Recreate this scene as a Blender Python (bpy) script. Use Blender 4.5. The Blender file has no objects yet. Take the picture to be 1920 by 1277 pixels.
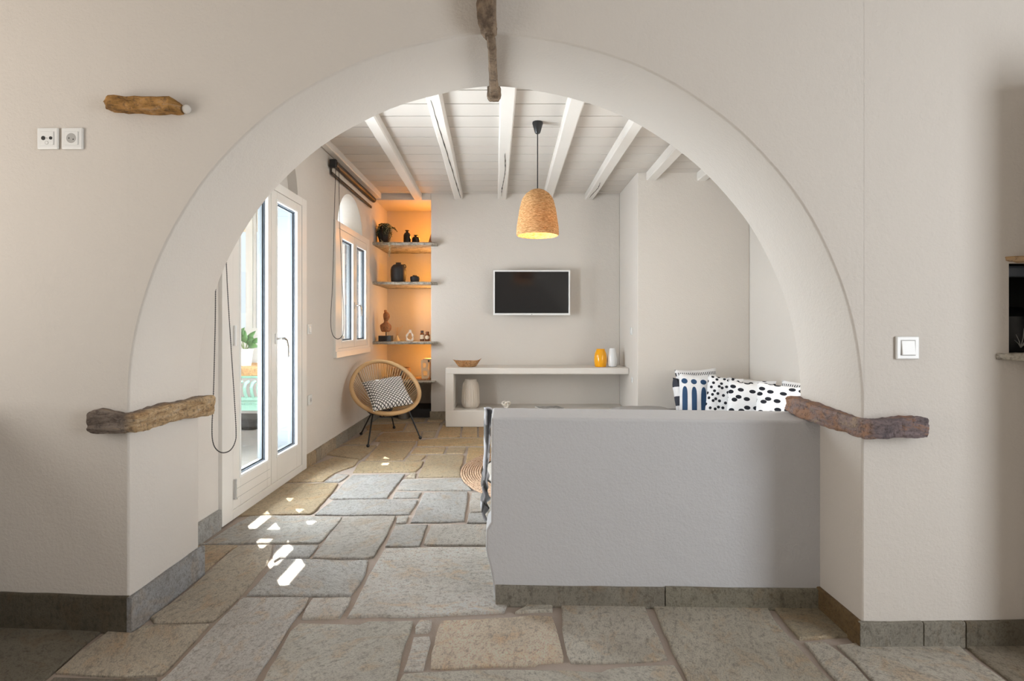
import bpy, bmesh, math, random
from mathutils import Vector, Matrix, noise
random.seed(7)
scn = bpy.context.scene
C = scn.collection
PI = math.pi

# ------------------------------------------------------------------ camera, world, sun, window light, exposure
EYE, FPX, VX, VY = 1.12, 1040.0, 955.0, 612.0
cam_d = bpy.data.cameras.new('camera'); cam = bpy.data.objects.new('camera', cam_d); C.objects.link(cam)
cam.location = (0, 0, EYE); cam.rotation_euler = (PI/2, 0, 0)
cam_d.sensor_width = 36.0; cam_d.lens = 36.0*FPX/1920
cam_d.shift_x = (960-VX)/1920; cam_d.shift_y = (VY-638.5)/1920
cam_d.clip_start = 0.02
scn.camera = cam
scn.view_settings.view_transform = 'Standard'; scn.view_settings.look = 'None'
scn.view_settings.gamma = 1.0; scn.view_settings.exposure = 0.18; scn.view_settings.use_curve_mapping = False

w = bpy.data.worlds.new('sky'); scn.world = w; w.use_nodes = True
bg = w.node_tree.nodes['Background']; bg.inputs[0].default_value = (0.86, 0.93, 1.0, 1); bg.inputs[1].default_value = 1.1

SUN_K, SUN_T = 1.5, 1.28                       # to the sun: (-1, +1.5) on plan, tan(elevation) 1.28
sd = bpy.data.lights.new('sun', 'SUN'); sd.energy = 20.0; sd.angle = math.radians(0.25); sd.color = (1, .95, .87)
so = bpy.data.objects.new('sun', sd); C.objects.link(so)
hyp = math.hypot(1, SUN_K)
to_sun = Vector((-1, SUN_K, hyp*SUN_T)).normalized()
so.rotation_euler = to_sun.to_track_quat('Z', 'Y').to_euler(); so.location = (-6, 8, 9)

def area(name, loc, direction, sx, sy, power, col, portal=False):
    d = bpy.data.lights.new(name, 'AREA'); d.shape = 'RECTANGLE'; d.size = sx; d.size_y = sy; d.energy = power; d.color = col
    o = bpy.data.objects.new(name, d); C.objects.link(o); o.location = loc
    o.rotation_euler = Vector(direction).to_track_quat('-Z', 'Y').to_euler()
    if portal: d.cycles.is_portal = True
    return o
# daylight standing in the real openings of the camera's room (behind the frame) and the living room's right wall
area('daylight_window_left', (-3.35, 0.75, 1.35), (1, 0.1, 0.05), 1.3, 1.9, 31, (1, .95, .885))
area('daylight_window_right', (3.15, -0.2, 1.35), (-1, 0.12, 0.05), 1.3, 1.9, 66, (.92, .96, 1))
area('daylight_window_living', (2.47, 3.2, 1.0), (-1, 0.1, 0), 1.2, 1.5, 36, (1, .955, .89))
area('daylight_door', (-2.16, 3.60, 1.12), (1, 0.03, .25), 1.3, 1.85, 250, (.90, .955, 1))
area('daylight_casement', (-2.08, 5.2, 1.3), (1, 0.15, -.05), 1.0, 1.0, 65, (.92, .96, 1))

# ------------------------------------------------------------------ helpers
def P(x, y, D):
    return Vector(((x-VX)*D/FPX, D, EYE-(y-VY)*D/FPX))
def F(x, y):
    return P(x, y, FPX*EYE/(y-VY))

class MB:
    def __init__(s): s.v = []; s.f = []; s.uv = None
    def add(s, vs, fs):
        n = len(s.v); s.v += [Vector(p) for p in vs]; s.f += [tuple(i+n for i in f) for f in fs]; return s
    def box(s, x0, x1, y0, y1, z0, z1):
        return s.add([(x0,y0,z0),(x1,y0,z0),(x1,y1,z0),(x0,y1,z0),(x0,y0,z1),(x1,y0,z1),(x1,y1,z1),(x0,y1,z1)],
                     [(0,3,2,1),(4,5,6,7),(0,1,5,4),(1,2,6,5),(2,3,7,6),(3,0,4,7)])
    def quad(s, a, b, c, d): return s.add([a,b,c,d], [(0,1,2,3)])
    def lathe(s, prof, n=32, c=(0,0,0), sx=1, sy=1, wob=None, cap=True):
        vs = []; fs = []; m = len(prof)
        for i in range(n):
            a = 2*PI*i/n
            for j, (r, z) in enumerate(prof):
                rr = r*(wob(a, j) if wob else 1)
                vs.append((c[0]+rr*math.cos(a)*sx, c[1]+rr*math.sin(a)*sy, c[2]+z))
        for i in range(n):
            k = (i+1) % n
            for j in range(m-1): fs.append((i*m+j, k*m+j, k*m+j+1, i*m+j+1))
        if cap and prof[0][0] > 1e-6: fs.append(tuple(i*m for i in reversed(range(n))))
        if cap and prof[-1][0] > 1e-6: fs.append(tuple(i*m+m-1 for i in range(n)))
        return s.add(vs, fs)
    def tube(s, pts, r, n=8, closed=False):
        pts = [Vector(p) for p in pts]; m = len(pts)
        rr = r if isinstance(r, (list, tuple)) else [r]*m
        vs = []; fs = []; up = None
        for i, p in enumerate(pts):
            if closed: t = pts[(i+1) % m]-pts[i-1]
            else: t = pts[min(i+1, m-1)]-pts[max(i-1, 0)]
            t.normalize()
            if up is None: up = t.orthogonal().normalized()
            else:
                up = up - t*up.dot(t)
                up = up.normalized() if up.length > 1e-5 else t.orthogonal().normalized()
            b = t.cross(up)
            for k in range(n):
                a = 2*PI*k/n
                vs.append(p + (up*math.cos(a)+b*math.sin(a))*rr[i])
        for i in range(m if closed else m-1):
            j = (i+1) % m
            for k in range(n): l = (k+1) % n; fs.append((i*n+k, i*n+l, j*n+l, j*n+k))
        if not closed:
            fs.append(tuple(range(n-1, -1, -1))); fs.append(tuple((m-1)*n+k for k in range(n)))
        return s.add(vs, fs)
    def ball(s, c, r, n=12, sx=1, sy=1, sz=1):
        prof = [(max(0, math.sin(PI*i/8))*r, -math.cos(PI*i/8)*r*sz) for i in range(9)]
        prof[0] = (0, -r*sz); prof[-1] = (0, r*sz)
        return s.lathe(prof, n, c, sx, sy)
    def prism(s, poly, axis, a, b):          # poly: 2-D points; axis: extrude axis
        def m(p, t):
            return {'x': (t, p[0], p[1]), 'y': (p[0], t, p[1]), 'z': (p[0], p[1], t)}[axis]
        n = len(poly)
        vs = [m(p, a) for p in poly]+[m(p, b) for p in poly]
        fs = [tuple(range(n)), tuple(range(2*n-1, n-1, -1))]+[(i, i+n, (i+1) % n+n, (i+1) % n) for i in range(n)]
        return s.add(vs, fs)
    def build(s, name, mat, parent=None, smooth=False, bevel=0, origin=None, seg=2, angle=40):
        base = Vector(origin) if origin is not None else (wloc(parent) if parent else Vector((0,0,0)))
        me = bpy.data.meshes.new(name)
        me.from_pydata([tuple(p-base) for p in s.v], [], s.f); me.update()
        bm = bmesh.new(); bm.from_mesh(me)
        bmesh.ops.recalc_face_normals(bm, faces=bm.faces)
        if bevel:
            es = [e for e in bm.edges if len(e.link_faces) == 2 and e.calc_face_angle(0) > math.radians(35)]
            bmesh.ops.bevel(bm, geom=es, offset=bevel, segments=seg, affect='EDGES', clamp_overlap=True, profile=.5)
        bm.to_mesh(me); bm.free()
        me.materials.append(M[mat] if isinstance(mat, str) else mat)
        if smooth:
            for p in me.polygons: p.use_smooth = True
            try: me.set_sharp_from_angle(angle=math.radians(angle))
            except Exception: pass
        if s.uv:
            uvl = me.uv_layers.new(name='UVMap')
            for l in me.loops: uvl.data[l.index].uv = s.uv[l.vertex_index]
        o = bpy.data.objects.new(name, me); C.objects.link(o)
        if parent:
            o.parent = parent; o.location = base - wloc(parent)
        else: o.location = base
        if smooth and bevel: o.modifiers.new('weighted', 'WEIGHTED_NORMAL').keep_sharp = True
        WL[o] = base.copy()
        return o
WL = {}
def wloc(o): return WL[o] if o in WL else Vector(o.location)
def tag(o, label=None, cat=None, group=None, kind=None):
    if label: o['label'] = label
    if cat: o['category'] = cat
    if group: o['group'] = group
    if kind: o['kind'] = kind
    return o
def thing(name, loc, label, cat, group=None, kind=None):
    o = bpy.data.objects.new(name, None); C.objects.link(o); o.location = loc; o.empty_display_size = .05
    WL[o] = Vector(loc)
    return tag(o, label, cat, group, kind)
def place(obs, mat4):                        # transform freshly built root-local objects (mesh data) by a matrix
    for o in obs: o.data.transform(mat4)

# ------------------------------------------------------------------ materials
M = {}
class NT:
    def __init__(s, name):
        m = bpy.data.materials.new(name); m.use_nodes = True; s.m = m; s.t = m.node_tree; s.n = s.t.nodes
        s.b = s.n['Principled BSDF']; M[name] = m
    def new(s, typ, **kw):
        x = s.n.new(typ)
        for k, v in kw.items(): setattr(x, k, v)
        return x
    def link(s, a, b): s.t.links.new(a, b)
    def val(s, sock, v):
        if hasattr(v, 'node'): s.link(v, sock)
        else: sock.default_value = v
    def math(s, op, a, b=0.0, c=0.0):
        x = s.new('ShaderNodeMath', operation=op); s.val(x.inputs[0], a); s.val(x.inputs[1], b)
        if op in ('MULTIPLY_ADD', 'COMPARE', 'SMOOTH_MIN'): s.val(x.inputs[2], c)
        return x.outputs[0]
    def mix(s, f, a, b, blend='MIX'):
        x = s.new('ShaderNodeMix', data_type='RGBA', blend_type=blend)
        s.val(x.inputs[0], f); s.val(x.inputs[6], a if hasattr(a, 'node') else (*a, 1)); s.val(x.inputs[7], b if hasattr(b, 'node') else (*b, 1))
        return x.outputs[2]
    def coord(s, kind='Object', scale=(1,1,1), off=None):
        t = s.new('ShaderNodeTexCoord'); mp = s.new('ShaderNodeMapping'); s.link(t.outputs[kind], mp.inputs[0])
        mp.inputs['Scale'].default_value = scale
        if off is not None: s.link(off, mp.inputs['Location'])
        return mp.outputs[0]
    def noise(s, co, scale, detail=4, rough=.55, dist=0):
        x = s.new('ShaderNodeTexNoise'); s.link(co, x.inputs[0]); x.inputs['Scale'].default_value = scale
        x.inputs['Detail'].default_value = detail; x.inputs['Roughness'].default_value = rough; x.inputs['Distortion'].default_value = dist
        return x.outputs[0]
    def ramp(s, f, stops, interp='LINEAR'):
        x = s.new('ShaderNodeValToRGB'); s.link(f, x.inputs[0]); e = x.color_ramp.elements; x.color_ramp.interpolation = interp
        while len(e) < len(stops): e.new(.5)
        for el, (p, c) in zip(e, stops): el.position = p; el.color = (*c, 1) if len(c) == 3 else c
        return x.outputs[0]
    def bump(s, h, strength, dist=.01, prev=None):
        x = s.new('ShaderNodeBump'); s.link(h, x.inputs['Height']); x.inputs['Strength'].default_value = strength; x.inputs['Distance'].default_value = dist
        if prev is not None: s.link(prev, x.inputs['Normal'])
        return x.outputs[0]
    def out(s, col=None, rough=None, nrm=None, metal=None, spec=None):
        if col is not None: s.val(s.b.inputs['Base Color'], col if hasattr(col, 'node') else (*col, 1))
        if rough is not None: s.val(s.b.inputs['Roughness'], rough)
        if nrm is not None: s.link(nrm, s.b.inputs['Normal'])
        if metal is not None: s.b.inputs['Metallic'].default_value = metal
        if spec is not None: s.b.inputs['Specular IOR Level'].default_value = spec
        return s.m

def plain(name, col, rough=.5, metal=0, spec=.5, grain=0, gs=60):
    t = NT(name); nrm = None
    if grain: nrm = t.bump(t.noise(t.coord(), gs, 3), grain, .004)
    v = t.noise(t.coord(), 6, 3)
    c = t.mix(t.math('MULTIPLY', v, .14), col, tuple(k*.55 for k in col))
    t.out(c, rough, nrm, metal, spec); return t
def plaster(name, col, strength=.25, rough=.85):
    t = NT(name); co = t.coord()
    big = t.noise(co, 2.2, 3); fine = t.noise(co, 95, 3, .6); mid = t.noise(co, 14, 4, .6)
    c = t.mix(t.math('MULTIPLY', big, .25), col, tuple(k*.86 for k in col))
    n = t.bump(mid, strength*.55, .012); n = t.bump(fine, strength, .0035, n)
    t.out(c, rough, n, 0, .25)
plaster('plaster', (.665, .618, .565), .45)
plaster('plaster_smooth', (.74, .70, .65), .15)
plaster('plaster_shaded', (.575, .575, .59), .6)  # same paint as the other walls, greyed to hold the low wall's shade
plaster('white_render', (.66, .65, .63), .2)
plaster('ceiling_paint', (.60, .555, .505), .1)
plain('beam_paint', (.74, .70, .65), .6, 0, .3, .12, 40)
plain('joint_shade', (.14, .12, .10), .95)  # shade of the ceiling grooves put into the colour; the boards' paint is even
plain('crack', (.05, .045, .04), .9)
plain('joinery', (.80, .77, .725), .38, 0, .45)
plain('joinery_bead', (.88, .88, .86), .35)
plain('lamp_offset_grey', (.095, .105, .112), .7, 0, .2)  # darkened to offset the strong door lamp on reveal panels and outer beads
plain('gasket', (.10, .12, .15), .6)
plain('white_plastic', (.82, .82, .80), .25)
plain('socket_grey', (.42, .41, .39), .45)
plain('dark_hole', (.02, .02, .02), .7)
plain('chrome', (.72, .72, .72), .22, 1)
plain('black_metal', (.015, .015, .016), .4)
plain('blind_metal', (.035, .026, .022), .5)
plain('blind_fabric', (.72, .66, .58), .9)
plain('tv_frame', (.86, .86, .85), .3)
plain('rattan', (.60, .385, .19), .55, 0, .3, .3, 130)
plain('cord_tan', (.62, .41, .21), .55, 0, .3)
plain('grey_linen', (.30, .29, .28), .95, 0, .1, .5, 220)
plain('pale_linen', (.62, .62, .63), .95, 0, .1, .4, 220)
plain('black_clay', (.026, .022, .021), .55, 0, .4, .35, 90)
plain('black_base', (.012, .012, .013), .35)
plain('white_clay', (.78, .73, .66), .7, 0, .3, .3, 90)
plain('ribbed_clay', (.66, .59, .51), .85, 0, .2, .3, 120)
plain('orange_glaze', (.90, .40, .01), .12)
plain('white_glaze', (.84, .85, .86), .12)
plain('steel', (.42, .43, .44), .32, .9)
plain('paper', (.80, .78, .74), .8)
plain('reed_tan', (.72, .47, .22), .6)
plain('diffuser_glass', (.80, .66, .40), .3)
plain('label_cream', (.82, .74, .58), .7)
plain('bottle_cap', (.05, .03, .025), .4)
plain('leaf', (.075, .17, .055), .4)
plain('leaf_dark', (.035, .06, .03), .55)
plain('leaf_pale', (.45, .47, .33), .6)
plain('stem', (.16, .20, .08), .6)
plain('soil', (.03, .022, .016), .95)
plain('pot_white', (.78, .79, .80), .5)
plain('green_metal', (.26, .45, .37), .45)
plain('wood_light', (.66, .52, .34), .6, 0, .3)
plain('jamb_dark', (.05, .05, .052), .8)
plain('firebox', (.012, .012, .013), .45)
plain('stone_grey_ext', (.46, .46, .46), .9, 0, .2, .4, 20)

def slate():
    t = NT('slate'); oi = t.new('ShaderNodeObjectInfo')
    off = t.new('ShaderNodeCombineXYZ'); r = t.math('MULTIPLY', oi.outputs['Random'], 37.0)
    t.link(r, off.inputs[0]); t.link(t.math('MULTIPLY', r, 1.7), off.inputs[1])
    # grain turned along one of two directions by the object's random value
    tc = t.new('ShaderNodeTexCoord'); rot = t.new('ShaderNodeVectorRotate', rotation_type='Z_AXIS'); t.link(tc.outputs['Object'], rot.inputs[0])
    t.link(t.math('MULTIPLY', t.math('ROUND', t.math('MULTIPLY', oi.outputs['Random'], 5.0)), .62), rot.inputs['Angle'])
    def mp(sc):
        m = t.new('ShaderNodeMapping'); t.link(rot.outputs[0], m.inputs[0]); m.inputs['Scale'].default_value = sc; t.link(off.outputs[0], m.inputs['Location']); return m.outputs[0]
    a = t.noise(mp((1, 1, 1)), 3.5, 5, .6); b = t.noise(mp((1, 2.6, 1)), 19, 8, .72, .3); c = t.noise(mp((1, 1.5, 1)), 120, 5, .75); d = t.noise(mp((1, 1.6, 1)), 6.5, 4, .6, .8); e = t.noise(mp((1, 1, 1)), 42, 6, .72)
    base = oi.outputs['Color']
    dark = t.mix(1.0, base, (.42, .38, .34), 'MULTIPLY'); lite = t.mix(1.0, base, (1.25, 1.27, 1.30), 'MULTIPLY'); och = t.mix(1.0, base, (1.10, .86, .62), 'MULTIPLY')
    col = t.mix(t.ramp(a, [(.36, (0,0,0)), (.66, (1,1,1))]), base, lite)
    col = t.mix(t.math('MULTIPLY', t.ramp(d, [(.52, (0,0,0)), (.70, (1,1,1))]), .6), col, och)
    col = t.mix(t.math('MULTIPLY', t.ramp(b, [(.34, (1,1,1)), (.47, (0,0,0))]), .54), col, dark)
    col = t.mix(t.math('MULTIPLY', t.ramp(e, [(.37, (1,1,1)), (.48, (0,0,0))]), .54), col, dark)
    col = t.mix(t.math('MULTIPLY', t.ramp(c, [(.37, (1,1,1)), (.49, (0,0,0))]), .56), col, dark)
    col = t.mix(t.math('MULTIPLY', t.ramp(c, [(.55, (0,0,0)), (.68, (1,1,1))]), .45), col, lite)
    n = t.bump(b, 1.0, .035); n = t.bump(e, 1.0, .016, n); n = t.bump(c, .9, .006, n)
    t.out(col, t.math('MULTIPLY_ADD', c, .3, .36), n, 0, .45)
slate()
plaster('mortar', (.40, .335, .29), .5)

def rock(name, cols, scale=5, sy=(1, 1, 5)):
    t = NT(name); co = t.coord('Object', sy); a = t.noise(co, scale, 6, .65, .6); b = t.noise(t.coord(), 60, 4, .7)
    col = t.ramp(a, [(.3+.4*i/(len(cols)-1), c) for i, c in enumerate(cols)])
    col = t.mix(t.math('MULTIPLY', t.ramp(b, [(.36, (1,1,1)), (.5, (0,0,0))]), .55), col, (.07, .05, .04))
    n = t.bump(a, .7, .02); n = t.bump(b, .6, .006, n); t.out(col, .85, n, 0, .2)
def rock2(name, colsA, colsB, x0, x1, scale=9, sy=(1, 1, 5)):
    t = NT(name); co = t.coord('Object', sy); a = t.noise(co, scale, 7, .7, .5); b = t.noise(t.coord(), 70, 5, .75); k = t.noise(t.coord(), 11, 4, .6)
    st = lambda cols: t.ramp(a, [(.32+.36*i/(len(cols)-1), c) for i, c in enumerate(cols)])
    tc = t.new('ShaderNodeTexCoord'); sp = t.new('ShaderNodeSeparateXYZ'); t.link(tc.outputs['Object'], sp.inputs[0])
    f = t.math('ADD', t.math('DIVIDE', t.math('SUBTRACT', sp.outputs[0], x0), x1-x0), t.math('MULTIPLY', t.math('SUBTRACT', k, .5), 1.0))
    mr = t.new('ShaderNodeClamp'); t.link(f, mr.inputs[0])
    col = t.mix(mr.outputs[0], st(colsA), st(colsB))
    col = t.mix(t.math('MULTIPLY', t.ramp(b, [(.36, (1,1,1)), (.5, (0,0,0))]), .6), col, (.07, .055, .05))
    n = t.bump(a, .9, .025); n = t.bump(b, .7, .007, n); t.out(col, .85, n, 0, .2)
rock2('rock_left', [(.085, .065, .055), (.20, .155, .125), (.30, .245, .205), (.36, .26, .16)], [(.30, .17, .08), (.52, .35, .19), (.66, .48, .29), (.50, .42, .33)], .08, .12, 9, (1, 1, 5))
rock2('rock_right', [(.36, .20, .12), (.42, .25, .17), (.30, .23, .22), (.48, .36, .25)], [(.09, .08, .085), (.20, .16, .165), (.27, .21, .21), (.42, .22, .12)], -.118, -.09, 12, (1, 1, 1.6))
rock('rock_wood', [(.10, .07, .05), (.36, .22, .11), (.55, .36, .19), (.34, .28, .23)], 6, (1, 1, 6))
rock('rock_rust', [(.10, .085, .09), (.24, .17, .16), (.42, .20, .10), (.30, .26, .21)], 7, (1, 1, 2.5))
rock('rock_brown', [(.05, .04, .03), (.16, .115, .08), (.30, .22, .15), (.20, .17, .14)], 8, (1, 1, 1))
rock('rock_gold', [(.10, .05, .02), (.30, .16, .05), (.48, .26, .09), (.38, .30, .22)], 9, (1, 1, 3))
rock('shelf_stone', [(.14, .13, .11), (.34, .31, .26), (.52, .48, .41), (.30, .27, .22)], 7, (1, 1, 2))
rock('wood_oil', [(.26, .11, .045), (.48, .24, .10), (.60, .36, .18), (.34, .16, .07)], 6, (6, 1, 1))
rock('wood_carved', [(.22, .085, .035), (.44, .18, .075), (.55, .25, .11), (.30, .12, .05)], 8, (1, 1, .35))
rock('table_wood', [(.40, .22, .10), (.55, .33, .16), (.62, .40, .21), (.48, .28, .14)], 4, (1, 8, 1))
rock('jute', [(.30, .17, .10), (.48, .31, .20), (.64, .46, .33), (.40, .25, .16)], 60, (1, 1, 1))

def glass(name, tint=(.95, .97, .98), refl=.1):
    t = NT(name); t.n.remove(t.b); tr = t.new('ShaderNodeBsdfTransparent'); tr.inputs[0].default_value = (*tint, 1)
    gl = t.new('ShaderNodeBsdfGlossy'); gl.inputs['Roughness'].default_value = .02
    lw_ = t.new('ShaderNodeLayerWeight'); lw_.inputs[0].default_value = .5
    mx = t.new('ShaderNodeMixShader'); t.link(t.math('MULTIPLY_ADD', t.math('POWER', lw_.outputs['Facing'], 5.0), .6, .03), mx.inputs[0]); t.link(tr.outputs[0], mx.inputs[1]); t.link(gl.outputs[0], mx.inputs[2])
    t.link(mx.outputs[0], t.n['Material Output'].inputs[0])
glass('pane')
def amber(name, col):
    t = NT(name); t.out(col, .12); t.b.inputs['Transmission Weight'].default_value = .55; t.b.inputs['IOR'].default_value = 1.4
amber('amber_glass', (.30, .10, .02)); amber('brown_glass', (.07, .04, .015))
t = NT('tv_screen'); t.out((.012, .012, .013), .12, None, 0, .55)
def emit(name, col, st):
    t = NT(name); t.out(col, .5); t.b.inputs['Emission Color'].default_value = (*col, 1); t.b.inputs['Emission Strength'].default_value = st
emit('bulb', (1, .66, .30), 14); emit('led', (1, .62, .25), 10)
t = NT('shade_weave'); t.n.remove(t.b); df = t.new('ShaderNodeBsdfDiffuse'); tl = t.new('ShaderNodeBsdfTranslucent'); mx = t.new('ShaderNodeMixShader'); mx.inputs[0].default_value = .26
nz = t.noise(t.coord('Object', (1, 1, 5)), 42, 5, .7); cc = t.ramp(nz, [(.34, (.30, .16, .06)), (.5, (.58, .36, .17)), (.66, (.80, .56, .32))])
t.link(cc, df.inputs[0]); t.link(cc, tl.inputs[0]); t.link(df.outputs[0], mx.inputs[1]); t.link(tl.outputs[0], mx.inputs[2])
bn = t.bump(nz, .7, .006); t.link(bn, df.inputs['Normal']); t.link(mx.outputs[0], t.n['Material Output'].inputs[0])

def uvxy(t):
    tc = t.new('ShaderNodeTexCoord'); sp = t.new('ShaderNodeSeparateXYZ'); t.link(tc.outputs['UV'], sp.inputs[0]); return tc.outputs['UV'], sp.outputs[0], sp.outputs[1]
CW, CB, CN = (.74, .74, .75), (.02, .022, .028), (.035, .075, .15)
def cloth_bump(t): return t.bump(t.noise(t.coord('Object'), 14, 3), .5, .03)
def dots(name, scale, thr, ang=.5, stretch=1.5):
    t = NT(name); uv, u, v = uvxy(t); mp = t.new('ShaderNodeMapping'); t.link(uv, mp.inputs[0]); mp.inputs['Rotation'].default_value = (0, 0, ang); mp.inputs['Scale'].default_value = (1, stretch, 1)
    vo = t.new('ShaderNodeTexVoronoi', voronoi_dimensions='2D'); t.link(mp.outputs[0], vo.inputs['Vector']); vo.inputs['Scale'].default_value = scale; vo.inputs['Randomness'].default_value = .55
    t.out(t.ramp(vo.outputs['Distance'], [(0, CB), (thr, CW)], 'CONSTANT'), .9, cloth_bump(t), 0, .1)
dots('dots_small', 6.2, .27); dots('dots_big', 4.6, .27, .35, 1.6); dots('dots_mid', 5.2, .25, -.4, 1.4)
def bars(name, n=4.0):
    t = NT(name); uv, u, v = uvxy(t); fx = t.math('SUBTRACT', t.math('FRACT', t.math('MULTIPLY', u, n)), .5)
    def ell(cy, rx, ry, p):
        return t.math('LESS_THAN', t.math('ADD', t.math('POWER', t.math('ABSOLUTE', t.math('DIVIDE', fx, rx)), 2.0), t.math('POWER', t.math('ABSOLUTE', t.math('DIVIDE', t.math('SUBTRACT', v, cy), ry)), p)), 1.0)
    f = t.math('MAXIMUM', ell(.845, .32, .055, 2.0), ell(.45, .28, .29, 5.0))
    t.out(t.mix(f, CW, CN), .9, cloth_bump(t), 0, .1)
bars('bars_navy')
def dash(name):
    t = NT(name); uv, u, v = uvxy(t); a = t.math('LESS_THAN', t.math('FRACT', t.math('MULTIPLY', u, 22.0)), .42); b = t.math('LESS_THAN', t.math('FRACT', t.math('MULTIPLY_ADD', v, 4.0, .52)), .26)
    b2 = t.math('GREATER_THAN', v, .70); t.out(t.mix(t.math('MULTIPLY', a, t.math('MULTIPLY', b, b2)), CW, CB), .9, cloth_bump(t), 0, .1)
dash('dash_black')
def blocks(name):
    t = NT(name); uv, u, v = uvxy(t); ch = t.new('ShaderNodeTexChecker'); t.link(uv, ch.inputs[0]); ch.inputs['Scale'].default_value = 5; ch.inputs[1].default_value = (*CW, 1); ch.inputs[2].default_value = (.05, .055, .07, 1)
    t.out(ch.outputs[0], .9, cloth_bump(t), 0, .1)
blocks('blocks_black')
def trellis(name, n=11.0):
    t = NT(name); uv, u, v = uvxy(t)
    def ln(e): return t.math('LESS_THAN', t.math('ABSOLUTE', t.math('SUBTRACT', t.math('FRACT', t.math('MULTIPLY', e, n)), .5)), .13)
    wig = t.math('MULTIPLY', t.math('SINE', t.math('MULTIPLY', v, n*12.56)), .008)
    f = t.math('MAXIMUM', ln(t.math('ADD', t.math('ADD', u, v), wig)), ln(t.math('SUBTRACT', t.math('ADD', u, 3.0), v)))
    t.out(t.mix(f, (.83, .81, .78), (.025, .022, .022)), .9, cloth_bump(t), 0, .1)
trellis('trellis_black')
def throwm(name):
    t = NT(name); nz = t.noise(t.coord('Object', (1, 1, 1)), 7, 2, .4, .5)
    t.out(t.ramp(nz, [(0, (.20, .20, .205)), (.44, (.60, .61, .65))], 'CONSTANT'), .95, None, 0, .1)
throwm('throw_print')
t = NT('magazine_print'); nz = t.noise(t.coord('Object', (1, 2.2, 1)), 9, 3, .6, 1.0); t.out(t.ramp(nz, [(.38, (.06, .06, .06)), (.5, (.32, .31, .30)), (.62, (.66, .65, .63))]), .35)
t = NT('rug_pale'); t.out(t.mix(t.noise(t.coord(), 60, 3), (.70, .68, .64), (.45, .43, .40)), .95, t.bump(t.noise(t.coord(), 90, 3), .6, .006))

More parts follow.
